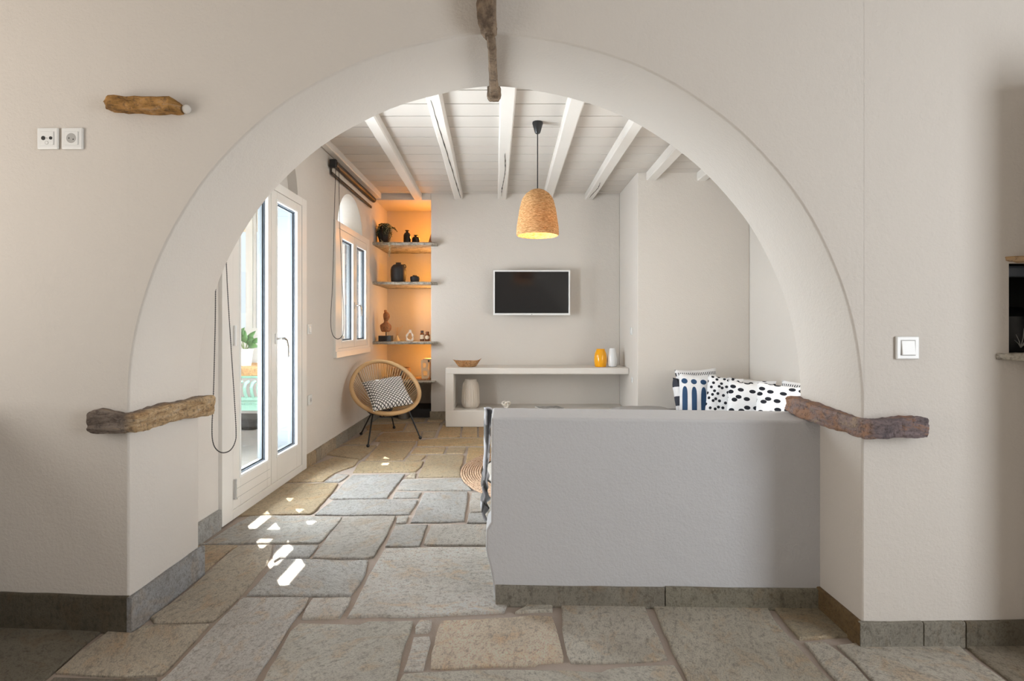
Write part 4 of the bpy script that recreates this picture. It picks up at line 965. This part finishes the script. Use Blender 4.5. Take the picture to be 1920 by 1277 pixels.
for x, h, label, wv in ((690+1393*.0729, 270, 'amber bottle with a square cream label on the third shelf', 118), (690+1527*.0729, 245, 'amber bottle with a round label at the right of the third shelf', 128)):
    c = Vector(at(x, 6.86, SH[2])); u_ = 6.86/FPX*.0729; r_ = wv/2*u_
    b = thing('amber_bottle', c, label, 'bottle')
    MB().lathe([(0, 0), (r_, 0), (r_, h*.60*u_), (r_*.9, h*.70*u_), (r_*.55, h*.76*u_), (r_*.55, h*.80*u_), (0, h*.80*u_)], 24, c).build('body', 'amber_glass', b, smooth=True)
    MB().lathe([(0, h*.79*u_), (r_*.68, h*.79*u_), (r_*.68, h*u_), (0, h*u_)], 20, c).build('cap', 'amber_glass' if wv > 120 else 'bottle_cap', b, smooth=True)
    lb = MB(); vs = []; n_ = 12
    for i in range(n_+1):
        a = -PI/2 + (i/n_-.5)*1.9; ht = (.21 if wv < 120 else .20*math.sqrt(max(0.02, 1-((i/n_-.5)*2)**2)))
        vs += [(c.x+(r_+.0008)*math.cos(a), c.y+(r_+.0008)*math.sin(a), c.z+h*u_*(.40-ht)), (c.x+(r_+.0008)*math.cos(a), c.y+(r_+.0008)*math.sin(a), c.z+h*u_*(.40+ht))]
    lb.add(vs, [(2*i, 2*i+2, 2*i+3, 2*i+1) for i in range(n_)]).build('paper_label', 'label_cream', b)
# shelf 4
bk = thing('wooden_bowl', at(752, 6.85, SH[3]), 'oval wooden bowl on the lowest shelf behind the chair back', 'bowl')
c = Vector(at(752, 6.92, SH[3])); bp = MB(); bp.lathe([(0, 0), (.06, 0), (.10, .05), (.118, .11), (.108, .14), (.10, .14), (.108, .11), (.09, .05), (.05, .012), (0, .012)], 32, c); bp.build('bowl', 'wood_oil', bk, smooth=True)
for i in range(18):
    a = 2*PI*i/18; q = c+Vector((math.cos(a)*.118, math.sin(a)*.118, .105)); MB().tube([c+Vector((math.cos(a)*.075, math.sin(a)*.075, .012)), c+Vector((math.cos(a)*.108, math.sin(a)*.108, .055)), q, c+Vector((math.cos(a)*.109, math.sin(a)*.109, .142))], .004, 5).build('rib', 'reed_tan', bk)
tr = MB().box(-1.22, -.97, 6.74, 6.98, SH[3], SH[3]+.012).build('wooden_tray', 'wood_oil', origin=(-1.1, 6.85, SH[3]), bevel=.003); tag(tr, 'flat wooden tray on the lowest shelf under the letter ornament', 'tray')
tx = bpy.data.curves.new('letter', 'FONT'); tx.body = 'B'; tx.size = .335; tx.extrude = .010; tx.align_x = 'CENTER'; tx.offset = .003
to = bpy.data.objects.new('letter_tmp', tx); C.objects.link(to); bpy.context.view_layer.update()
me = bpy.data.meshes.new_from_object(to.evaluated_get(bpy.context.evaluated_depsgraph_get())); bpy.data.objects.remove(to)
me.transform(Matrix.Rotation(PI/2, 4, 'X')); me.transform(Matrix.Diagonal((.62, 1, 1, 1))); me.materials.clear(); me.materials.append(M['wood_light'])
lo = bpy.data.objects.new('letter_ornament', me); C.objects.link(lo); lo.location = at(797.5, 6.80, SH[3]+.0125); lo.rotation_euler = (-.06, -.05, .1); tag(lo, 'pale wooden letter B leaning on the lowest shelf', 'ornament')
hs = thing('house_ornament', at(805.5, 6.88, SH[3]+.0), 'pale wooden birdhouse ornament behind the letter', 'ornament')
c = Vector(at(805.5, 6.92, SH[3])); MB().box(c.x+.0, c.x+.045, c.y-.03, c.y+.03, c.z, c.z+.20).build('post', 'wood_light', hs, bevel=.003)
MB().box(c.x-.075, c.x+.055, c.y-.04, c.y+.04, c.z+.20, c.z+.255).build('house', 'wood_light', hs, bevel=.004); MB().lathe([(0, 0), (.012, 0), (.012, .004), (0, .004)], 14, (0, 0, 0)).build('hole', 'dark_hole', hs).data.transform(Matrix.Translation((-.005, -.0405, .228)) @ Matrix.Rotation(PI/2, 4, 'X') @ Matrix.Translation(wloc(hs)))
bi_ = at(757.5, 6.75, 0); bn_ = thing('metal_bin', bi_, 'grey metal bin on the floor behind the round chair', 'bin')
MB().lathe([(0, 0), (.068, 0), (.075, .20), (.079, .205), (.079, .215), (.07, .215), (.066, .02), (0, .02)], 28, bi_).build('body', 'steel', bn_, smooth=True); MB().lathe([(.075, .196), (.082, .2), (.082, .208), (.075, .212), (.075, .196)], 28, bi_, cap=False).build('rim', 'steel', bn_, smooth=True)

# ------------------------------------------------------------------ television
ty = 6.53; tv = thing('television', (P(997, 548, ty).x, ty, P(997, 548, ty).z), 'wall-mounted black television with a thin white frame', 'television')
a, b = P(925, 591, ty), P(1069, 506.5, ty); fwid = .018
f = MB(); f.box(a.x, b.x, ty, ty+.035, a.z, a.z+fwid*1.3); f.box(a.x, b.x, ty, ty+.035, b.z-fwid, b.z); f.box(a.x, a.x+fwid, ty, ty+.035, a.z+fwid, b.z-fwid); f.box(b.x-fwid, b.x, ty, ty+.035, a.z+fwid, b.z-fwid)
f.build('frame', 'tv_frame', tv, bevel=.003); MB().box(a.x+fwid*.8, b.x-fwid*.8, ty+.006, ty+.02, a.z+fwid, b.z-fwid*.8).build('screen', 'tv_screen', tv)
MB().box(a.x+.03, b.x-.03, ty+.02, ty+.05, a.z+.03, b.z-.03).build('back_cover', 'tv_frame', tv, bevel=.01); MB().box(a.x+.3, b.x-.3, ty+.05, YB-.001, a.z+.12, b.z-.12).build('wall_mount', 'black_metal', tv)
MB().box((a.x+b.x)/2-.008, (a.x+b.x)/2+.008, ty-.001, ty, a.z+.006, a.z+.014).build('indicator', 'socket_grey', tv)

# ------------------------------------------------------------------ masonry media bench
YC = 6.16; mbn = thing('media_bench', (0, YC, 0), 'pale masonry bench with a long open shelf under the television', 'bench')
MB().box(-.711, 1.3316, YC, YB, .587, .658).build('top_slab', 'plaster_smooth', mbn, bevel=.012, smooth=True, seg=3)
MB().box(-.711, -.620, YC+.003, YB, .1, .60).build('side_panel', 'plaster_smooth', mbn, bevel=.006, smooth=True)
MB().box(-.711, 1.3316, YC+.001, YB, 0, .186).build('base', 'plaster_smooth', mbn, bevel=.010, smooth=True, seg=3)
# bowl on the bench: a boat-shaped wooden dish
D_ = 6.33; c = Vector(at(876, D_, .658)); mb = MB(); vs = []; K = 32
rows_ = [(.0, .0, .0), (.085, .045, .0), (.105, .06, .012), (.15, .085, .062), (.158, .09, .068), (.15, .083, .066), (.10, .055, .022), (.0, .0, .016)]
for (rx, ry, z) in rows_:
    for i in range(K):
        a = 2*PI*i/K; e = abs(math.cos(a))**6; lift = (.030*e*(1 if math.cos(a) > 0 else .55)) if z > .04 else 0; ext = 1+.05*e if z > .04 else 1
        vs.append((c.x+rx*math.cos(a)*ext, c.y+ry*math.sin(a), c.z+z+lift+.003*noise.noise(Vector((a*2, z*40, 0)))*(z > .04)))
fs = []
for i in range(len(rows_)-1):
    for k_ in range(K): l = (k_+1) % K; fs.append((i*K+k_, i*K+l, (i+1)*K+l, (i+1)*K+k_))
o = mb.add(vs, fs).build('wooden_dish', 'wood_oil', origin=c, smooth=True); tag(o, 'boat-shaped rough wooden dish on the left of the masonry bench', 'dish')
root_lathe('vase', 'glossy orange vase on the right of the masonry bench', 'vase', at(1126, 6.34, .658), [(0, 0), (.058, 0), (.066, .01), (.072, .06), (.073, .10), (.066, .15), (.052, .185), (.047, .192), (.049, .205), (.041, .205), (.039, .19), (0, .15)], 'orange_glaze', 40)
root_lathe('vase', 'glossy white vase beside the orange vase', 'vase', at(1148, 6.34, .658), [(0, 0), (.040, 0), (.050, .008), (.057, .05), (.058, .085), (.050, .14), (.038, .19), (.034, .208), (.028, .212), (.026, .2), (0, .12)], 'white_glaze', 40)
vb = at(882.5, 6.36, .186); zz = 6.36/FPX
root_lathe('ribbed_vase', 'tall ribbed clay vase standing in the bench shelf', 'vase', vb, [(0, 0), (11.5*zz, 0), (16*zz, 4.5*zz), (16.6*zz, 10*zz), (16.3*zz, 25*zz), (15.3*zz, 40*zz), (14.3*zz, 46*zz), (11*zz, 51*zz), (11*zz, 54*zz), (9.5*zz, 54*zz), (9*zz, 50*zz), (0, 44*zz)], 'ribbed_clay', 96,
           wob=lambda a, j_: 1+(.03*math.sin(a*24) if 3 <= j_ <= 5 else 0))
kc = Vector(at(949, 6.34, .186+.045)); pts = []
for i in range(72):
    a = 2*PI*i/72; pts.append(kc+Vector(((math.sin(a)+2*math.sin(2*a))*.0155, math.sin(3*a)*.016, (math.cos(a)-2*math.cos(2*a))*.0125)))
o = MB().tube(pts, .0115, 10, True).build('knot_ornament', 'white_clay', origin=(kc.x, kc.y, .186), smooth=True); tag(o, 'small white clay knot in the bench shelf', 'ornament')
mg = thing('magazine', at(1030, 6.30, .186), 'black and white magazine lying in the bench shelf', 'magazine')
g = Matrix.Translation((0,0,0))
for nm, mt, z0, z1, wv in (('pages', 'paper', .0, .010, .135), ('cover', 'magazine_print', .010, .0125, .138)):
    mb = MB(); n_ = 10; vs = []
    for i in range(n_+1):
        x = -wv+2*wv*i/n_; lift = .012*max(0, -x/wv)*(1-abs(x/wv)*.3)
        for yv in (-.10, .10):
            for z in (z0, z1): vs.append(Vector((x, yv, z+lift)))
    rot = Matrix.Rotation(.35, 4, 'Z'); vs = [wloc(mg)+rot @ v for v in vs]; fs = []
    for i in range(n_):
        b0 = i*4; b1 = b0+4; fs += [(b0, b1, b1+1, b0+1), (b0+2, b0+3, b1+3, b1+2), (b0, b0+2, b1+2, b1), (b0+1, b1+1, b1+3, b0+3)]
    fs += [(0, 1, 3, 2), (n_*4, n_*4+2, n_*4+3, n_*4+1)]; mb.add(vs, fs).build(nm, mt, mg)

# ------------------------------------------------------------------ pendant lamp
PD = 4.345; px_ = (1008-VX)*PD/FPX; pn = thing('pendant_lamp', (px_, PD, CZ), 'woven straw pendant lamp on a black cord', 'pendant lamp')
MB().lathe([(0, CZ), (.040, CZ), (.042, CZ-.012), (.022, CZ-.082), (.016, CZ-.09), (0, CZ-.09)], 24, (px_, PD, 0)).build('ceiling_cap', 'black_metal', pn, smooth=True)
MB().tube([(px_, PD, CZ-.085), (px_, PD, 2.16)], .0042, 8).build('cord', 'black_metal', pn, smooth=True)
prof = [(478,3),(485,12),(500,21),(515,26),(530,29.3),(570,33.5),(600,35.4),(650,38.6),(672,39),(682,38.8)]; q = PD/FPX
zof = lambda y_: EYE+(VY-(150+y_/2.3415))*q
def rad(z):
    pts_ = [(zof(y_), r_*q) for y_, r_ in prof]
    for (z1, r1), (z0, r0) in zip(pts_, pts_[1:]):
        if z0 <= z <= z1: return r0+(r1-r0)*(z-z0)/(z1-z0)
    return pts_[-1][1] if z < pts_[-1][0] else pts_[0][1]
ztop, zbot = zof(478), zof(682); NC = 32; sh = []; outer = []; inner = []
for i in range(NC*4+1):
    z = ztop+(zbot-ztop)*i/(NC*4); ph = (i % 4)/4; outer.append((rad(z)+.0042*math.sin(PI*ph)*1.0, z)); inner.append((max(.002, rad(z)-.006), z))
MB().lathe(outer+[(outer[-1][0]-.004, zbot-.004)]+list(reversed(inner)), 56, (px_, PD, 0), wob=lambda a, j_: 1+.010*noise.noise(Vector((math.cos(a)*9, math.sin(a)*9, j_*.9)))).build('shade', 'shade_weave', pn, smooth=True, angle=75)
MB().ball((px_, PD, 1.985), .038, 16).build('bulb', 'bulb', pn, smooth=True)
MB().lathe([(0, 2.02), (.02, 2.02), (.02, 2.15), (0, 2.15)], 16, (px_, PD, 0)).build('lamp_holder', 'black_metal', pn)
d = bpy.data.lights.new('pendant_light', 'POINT'); d.energy = 6.0; d.color = (1, .70, .38); d.shadow_soft_size = .05; o = bpy.data.objects.new('pendant_light', d); C.objects.link(o); o.location = (px_, PD, 1.925)

# ------------------------------------------------------------------ round corded chair
cc = P(723, 727, 5.52); d_ = Vector((.454, -.891, 0)); u_ = Vector((.891, .454, 0)); tl = math.radians(40)
v_ = (-d_*math.cos(tl)+Vector((0,0,1))*math.sin(tl)); n_v = u_.cross(v_)
if n_v.z < 0: n_v = -n_v
ch = thing('lounge_chair', (cc.x, cc.y, 0), 'round tan corded lounge chair on thin black legs', 'chair')
def ringp(a, ra, rb, k=0.0): return cc + u_*ra*math.cos(a) + v_*(rb*math.sin(a)-.02*math.cos(2*a)) - n_v*k
RA, RB = .332, .362
MB().tube([ringp(2*PI*i/64, RA, RB) for i in range(64)], .021, 12, True).build('rim', 'rattan', ch, smooth=True)
hub = cc - n_v*.20 - v_*.075
HR = .085
MB().tube([hub+u_*HR*math.cos(2*PI*i/32)+v_*HR*math.sin(2*PI*i/32) for i in range(32)], .009, 8, True).build('seat_ring', 'black_metal', ch, smooth=True)
def bowl_pt(a, t_):
    a0 = ringp(a, RA, RB); b0 = hub+u_*HR*math.cos(a)+v_*HR*math.sin(a); p = a0.lerp(b0, t_); return p - n_v*(.045*math.sin(PI*t_))
for i in range(76):
    a = 2*PI*i/76; a2 = a+(.03 if i % 2 else -.03)
    MB().tube([bowl_pt(a, 0), bowl_pt(a, .3), bowl_pt((a+a2)/2, .65), bowl_pt(a2, 1)], .0042, 6).build('cord', 'cord_tan', ch, smooth=True)
for a in (PI*.25, PI*.75, PI*1.25, PI*1.75):
    MB().tube([bowl_pt(a, t_/6)-n_v*.012 for t_ in range(7)], .007, 8).build('frame_bar', 'black_metal', ch, smooth=True)
hl = P(700, 768, 5.42); hr = P(767, 772, 5.50); hb = P(733, 774, 5.95)
for top, (fx_, fy_) in ((hl, (690, 836)), (hl, (677, 813)), (hr, (788, 821)), (hb, (739, 801))):
    ft = F(fx_, fy_+3); ft.z = .016
    l = MB().tube([top, ft], .0075, 10).build('leg', 'black_metal', ch, smooth=True); MB().ball(ft, .016, 12).build('foot', 'black_metal', l, smooth=True)
for q1, q2 in ((hl, bowl_pt(PI*1.12, .5)), (hr, bowl_pt(PI*1.75, .55)), (hb, hub), (hl, hb), (hr, hb)):
    MB().tube([q1, q2], .0065, 8).build('brace', 'black_metal', ch, smooth=True)

def cushion(name, label, c, ux, vy, w_, h_, t_, mat, seed=0, pinch=.07, group=None, rot=0.0, cat='cushion'):
    c = Vector(c); ux = Vector(ux).normalized(); vy = Vector(vy); vy = (vy-ux*vy.dot(ux)).normalized(); nn = ux.cross(vy)
    if rot: ux, vy = ux*math.cos(rot)+vy*math.sin(rot), -ux*math.sin(rot)+vy*math.cos(rot)
    N = 22; mb = MB(); vs = []; uv = []
    for s_ in (1, -1):
        for i in range(N+1):
            for j_ in range(N+1):
                u = -1+2*i/N; v = -1+2*j_/N
                x = u*w_/2*(1-pinch*(1-v*v)*abs(u)); y_ = v*h_/2*(1-pinch*(1-u*u)*abs(v))
                e = max(0, (1-u**4))*max(0, (1-v**4)); th = t_/2*(e**.55)
                th += .010*noise.noise(Vector((u*2.2+seed, v*2.2, s_*3)))*min(1, e*3)
                vs.append(c+ux*x+vy*y_+nn*th*s_); uv.append(((u+1)/2, (v+1)/2))
    st = (N+1)**2; fs = []
    for s_ in range(2):
        for i in range(N):
            for j_ in range(N):
                q = s_*st+i*(N+1)+j_; fs.append((q, q+N+1, q+N+2, q+1))
    mb.add(vs, fs); mb.uv = uv; o = mb.build(name, mat, origin=c, smooth=True, angle=180); return tag(o, label, cat, group)
# cushion leaning in the chair
cushion('cushion', 'white cushion with a black trellis pattern in the round chair', P(727, 737, 5.36), (.93, .36, -.05), (-.20, .62, .60), .40, .37, .13, 'trellis_black', 2, .06, None, math.radians(14))

# ------------------------------------------------------------------ round rug
rc = Vector((.59, 4.27, 0)); rg_ = thing('round_rug', rc, 'round braided jute rug with a pale middle beside the low wall', 'rug')
for i in range(9):
    r_ = .955-i*.0175
    MB().tube([rc+Vector((r_*math.cos(2*PI*k_/96), r_*math.sin(2*PI*k_/96), .009+.0015*math.sin(k_*2.1))) for k_ in range(96)], .0082, 8, True).build('braid', 'jute', rg_, smooth=True)
MB().lathe([(.786, .0), (.799, .0), (.799, .014), (.786, .014), (.786, .0)], 96, rc, cap=False).build('dark_braid', 'black_clay', rg_)
MB().lathe([(0, .001), (.786, .001), (.784, .012), (0, .012)], 96, rc).build('middle', 'rug_pale', rg_)

# ------------------------------------------------------------------ built-in sofa, cushions, throw
sf = thing('corner_sofa', (1.9, 4.2, 0), 'built-in masonry corner sofa with grey mattresses behind the low wall', 'sofa')
MB().box(-.06, 2.498, 2.445, 3.10, 0, .25).build('base', 'white_render', sf, bevel=.01); MB().box(1.57, 2.498, 3.10, 5.768, 0, .19).build('base', 'white_render', sf, bevel=.01)
MB().box(2.36, 2.498, 2.6, 5.768, .19, .575).build('back_ledge', 'plaster_smooth', sf, bevel=.01, smooth=True)
MB().box(-.05, 2.34, 2.46, 3.08, .255, .40).build('mattress', 'grey_linen', sf, bevel=.03, smooth=True, seg=3); MB().box(1.58, 2.34, 3.10, 5.75, .192, .272).build('mattress', 'grey_linen', sf, bevel=.03, smooth=True, seg=3)
cushion('seat_pad', 'flat dark grey pad on the sofa just above the low wall', (1.19, 4.88, .366), (1, .05, 0), (0, 1, 0), .52, .45, .075, 'grey_linen', 6, .05)
pf = MB().lathe([(0, 0), (.22, 0), (.25, .05), (.25, .28), (.22, .325), (0, .328)], 32, (1.16, 4.88, .0)).build('pouf', 'grey_linen', origin=(1.16, 4.88, 0), smooth=True); tag(pf, 'grey round pouf under the dark pad', 'pouf')
G = 'patterned cushions on the corner sofa'
cushion('cushion', 'white cushion with rows of black dashes, rearmost on the sofa', P(1311, 741, 5.45), (1, .10, 0), (.02, .30, 1), .43, .53, .13, 'dash_black', 1, .06, G, math.radians(2))
cushion('cushion', 'white cushion with black blocks at the left end of the sofa', P(1291, 752, 5.30), (.75, .65, 0), (.02, .30, 1), .42, .44, .12, 'blocks_black', 3, .06, G, math.radians(-5))
cushion('cushion', 'white cushion with navy ovals and long bars', P(1308, 750, 5.13), (1, -.10, 0), (.03, .28, 1), .34, .48, .12, 'bars_navy', 4, .05, G, math.radians(-3))
cushion('cushion', 'white cushion with small black dots beside the navy one', P(1356, 753, 4.95), (.95, -.38, 0), (.10, .25, 1), .30, .45, .12, 'dots_small', 5, .05, G, math.radians(-5))
cushion('cushion', 'white cushion with black dots, half hidden against the back ledge', P(1404, 756, 4.98), (.80, -.60, 0), (.15, .20, 1), .42, .44, .12, 'dots_mid', 8, .06, G, math.radians(-2))
cushion('cushion', 'wide white cushion with large black dots in the sofa middle', P(1411, 768, 4.62), (.90, -.44, 0), (.15, .25, 1), .42, .46, .13, 'dots_big', 9, .06, G, math.radians(-4))
cushion('cushion', 'white cushion with large black dots next to the right impost stone', P(1470, 772, 4.25), (.85, -.52, 0), (.18, .22, 1), .42, .42, .13, 'dots_big', 14, .06, G, math.radians(-3))
cushion('cushion', 'white dashed cushion mostly hidden by the right arch pier', P(1508, 764, 4.35), (.55, -.83, 0), (.22, .12, 1), .42, .40, .12, 'dash_black', 17, .06, G, 0)
# throw hanging over the end of the low wall's sofa side
def throw():
    mb = MB(); NU, NV = 14, 46; vs = []
    edge = [(.765, -.098), (.752, -.105), (.74, -.100), (.72, -.102), (.66, -.100), (.56, -.104), (.45, -.112), (.40, -.120), (.37, -.108), (.34, -.118), (.30, -.122), (.275, -.115), (.255, -.105)]
    def ex(z):
        for (z1, x1), (z0, x0) in zip(edge, edge[1:]):
            if z0 <= z <= z1: return x0+(x1-x0)*(z-z0)/(z1-z0)
        return edge[-1][1]
    for j_ in range(NV+1):
        z0_ = .765-(.765-.255)*j_/NV
        for i in range(NU+1):
            t_ = i/NU; z = z0_-.09*t_*(1-j_/NV); yy_ = 2.452+.42*t_; fold = .016*math.sin(t_*17+3*z)+.010*noise.noise(Vector((t_*5, z*14, 1)))
            vs.append((ex(z)-.004+fold*.55*(1 if t_ > .05 else .2)+.02*(t_ > .0)*(1-t_)*0, yy_, z+.006*noise.noise(Vector((t_*9, z*9, 4)))))
    # over the top, on to the mattress side
    fs = []
    for j_ in range(NV):
        for i in range(NU): q = j_*(NU+1)+i; fs.append((q, q+1, q+NU+2, q+NU+1))
    nb = len(vs)
    for k_ in range(1, 9):
        for i in range(NU+1):
            t_ = i/NU; x = -.098+.007*k_; vs.append((x, 2.452+.42*t_, .765-.09*t_-.0010*k_*k_+.008*noise.noise(Vector((t_*7, k_*.6, 9)))))
    prev = 0
    for k_ in range(1, 9):
        base = nb+(k_-1)*(NU+1)
        for i in range(NU): fs.append((prev+i, base+i, base+i+1, prev+i+1))
        prev = base
    o = mb.add(vs, fs).build('throw', 'throw_print', origin=(-.09, 2.6, .26), smooth=True, angle=60)
    md = o.modifiers.new('thickness', 'SOLIDIFY'); md.thickness = .006
    tag(o, 'crumpled grey and white throw hanging at the end of the low wall', 'throw')
throw()
sbk = MB().box(-.055, .9, 2.445, 2.60, .40, .715).build('back_cushion', 'grey_linen', sf, bevel=.03, smooth=True, seg=3)

# ------------------------------------------------------------------ terrace outside the door
tf = MB().box(-6, XO, 2.0, 9, -.1, -.004).build('floor_terrace', 'stone_grey_ext'); tag(tf, 'grey stone paving of the terrace outside', 'floor', None, 'structure')
pw_ = MB(); YT = 6.75; kx = YT/FPX
pw_.box(-6, XO-.0, YT, YT+.2, 0, 1.10); pw_.box(-(VX-462)*kx, -(VX-474.5)*kx, YT-.02, YT+.08, 1.10, 2.54); pw_.box(-(VX-474)*kx, -(VX-479)*kx, YT+.01, YT+.04, 1.10, 2.54); pw_.box(-(VX-485)*kx, XO, YT, YT+.2, 1.10, 2.54)
po = pw_.build('wall_terrace', 'white_render'); tag(po, 'white terrace wall with an open view above the parapet', 'wall', None, 'structure')
# pergola roof: boards with real gaps; the sun falls through them on to the floor inside
ZP = 2.55; ox_ = -ZP/(hyp*SUN_T); oy_ = -ox_*SUN_K
slots = []
for (xa, ya, yb2, wv) in ((-.992, 2.40, 2.75, .074), (-1.126, 2.60, 2.91, .074), (-1.438, 3.07, 3.38, .070)): slots.append((xa+ox_, ya+oy_, yb2+oy_, wv))
for (px0, py0, ll, wv) in ((490, 1018, .13, .075), (521, 985, .13, .075), (540, 937, .08, .055), (558, 957.5, .08, .055), (580, 980, .08, .055), (730, 856, .15, .09), (745.5, 843, .09, .06), (722, 870, .09, .06)):
    p = F(px0, py0); slots.append((p.x+ox_, p.y-ll/2+oy_, p.y+ll/2+oy_, wv))
pg = thing('pergola', (-3, 5, 0), 'slatted wooden pergola roof over the terrace', 'pergola')
xs = sorted({-4.9, XO-.02} | {s[0]-s[3]/2 for s in slots} | {s[0]+s[3]/2 for s in slots})
for xa, xb2 in zip(xs, xs[1:]):
    xm = (xa+xb2)/2; cuts = sorted((s[1], s[2]) for s in slots if s[0]-s[3]/2 < xm < s[0]+s[3]/2); y = 2.66
    mb = MB()
    for ca, cb2 in cuts:
        if ca > y: mb.box(xa, xb2, y, ca, ZP, ZP+.012)
        y = max(y, cb2)
    mb.box(xa, xb2, y, 8.4, ZP, ZP+.012); mb.build('board', 'wood_light', pg)
for y in (2.7, 6.8, 8.3): MB().box(-4.9, XO-.02, y, y+.07, ZP+.012, ZP+.13).build('rafter', 'wood_light', pg)
# table, potted plant, green chair seen through the glass
tb = thing('terrace_table', (-2.7, 5.3, 0), 'wooden terrace table seen through the glazed door', 'table')
for i in range(5):
    y0 = 4.98+i*.15; MB().box(-3.6, -2.08, y0, y0+.146, .675, .745).build('plank', 'table_wood', tb, bevel=.003)
for x in (-3.5, -2.2):
    for y in (5.05, 5.62): MB().box(x-.03, x+.03, y-.03, y+.03, 0, .675).build('leg', 'table_wood', tb)
pp = thing('potted_plant', at(459, 5.30, .745), 'glossy green plant in a white pot on the terrace table', 'plant'); c = wloc(pp)
MB().lathe([(0, 0), (.055, 0), (.072, .14), (.078, .145), (.078, .16), (.068, .16), (.06, .13), (0, .13)], 28, c).build('pot', 'pot_white', pp, smooth=True); MB().lathe([(0, .135), (.064, .135), (0, .137)], 20, c).build('soil', 'soil', pp)
def leafm(base, tip, wid, par):
    b = Vector(base); t_ = Vector(tip); d = t_-b; s_ = d.cross(Vector((0, -1, .35))).normalized(); nn = s_.cross(d).normalized(); mb = MB(); vs = []; n_ = 7
    for i in range(n_+1):
        f_ = i/n_; wv = wid*math.sin(PI*min(1, f_**.8))**.7 if 0 < f_ < 1 else .0005; p = b+d*f_+nn*.02*math.sin(PI*f_)
        vs += [p-s_*wv+nn*.006, p-nn*.002, p+s_*wv+nn*.006]
    fs = []
    for i in range(n_):
        for k_ in range(2): q = i*3+k_; fs.append((q, q+1, q+4, q+3))
    o = mb.add(vs, fs).build('leaf', 'leaf', par, smooth=True, angle=180); o.modifiers.new('thickness', 'SOLIDIFY').thickness = .002
for sx, sz, lv in ((-.07, .30, [(-.02,.06,.05),(.05,.05,.05),(-.06,.0,.04)]), (.03, .17, [(.10,.02,.06),(.09,.12,.0),(.0,.13,.03)]), (.055, .12, [(.14,.05,.0),(.12,-.01,.04),(.05,.11,.0)]), (-.02, .22, [(.05,.10,.05),(-.06,.08,.02)])):
    a = c+Vector((0, 0, .135)); b = c+Vector((sx, -.01, .135+sz*.6)); MB().tube([a, (a+b)/2+Vector((sx*.1, 0, 0)), b], .006, 6).build('stem', 'stem', pp, smooth=True)
    for k_, (lx, lz, ly) in enumerate(lv): leafm(a.lerp(b, .75+.25*(k_ == 0)), a.lerp(b, .75+.25*(k_ == 0))+Vector((lx, -ly, lz)), .028, pp)
gc = thing('terrace_chair', (-2.32, 4.95, 0), 'mint green metal chair with curved slats beside the terrace table', 'chair')
gx0, gx1, gy0, gy1 = -2.56, -2.10, 4.74, 5.18
for x, y in ((gx0+.02, gy0), (gx1-.02, gy0), (gx0+.02, gy1), (gx1-.02, gy1)): MB().box(x-.02, x+.02, y-.015, y+.015, 0, .44 if y > 5 else .62).build('leg', 'green_metal', gc, bevel=.005)
MB().box(gx0, gx1, gy0-.015, gy0+.015, .40, .45).build('seat_rail', 'green_metal', gc, bevel=.005); MB().box(gx0, gx1, gy1-.015, gy1+.015, .40, .45).build('seat_rail', 'green_metal', gc, bevel=.005)
for i in range(8):
    x = gx0+.03+i*(gx1-gx0-.06)/7; MB().tube([(x, gy0, .45), (x, (gy0+gy1)/2, .435), (x, gy1, .45)], .016, 8).build('seat_slat', 'green_metal', gc, smooth=True)
    MB().tube([(x, gy0+.01, .50), (x, gy0-.03, .55), (x, gy0-.045, .60), (x, gy0-.02, .635), (x, gy0+.03, .645)], .014, 8).build('back_slat', 'green_metal', gc, smooth=True)
MB().box(gx0, gx1, gy0-.01, gy0+.02, .485, .515).build('back_rail', 'green_metal', gc, bevel=.005); MB().box(gx0, gx1, gy0+.22, gy0+.25, .655, .675).build('arm_rail', 'green_metal', gc, bevel=.005)
bx_ = MB().box(-3.6, -2.75, 6.0, 6.4, 0, .12).build('terrace_crate', 'jamb_dark', origin=(-3.1, 6.2, 0), bevel=.03); tag(bx_, 'dark low crate on the terrace under the table', 'crate')
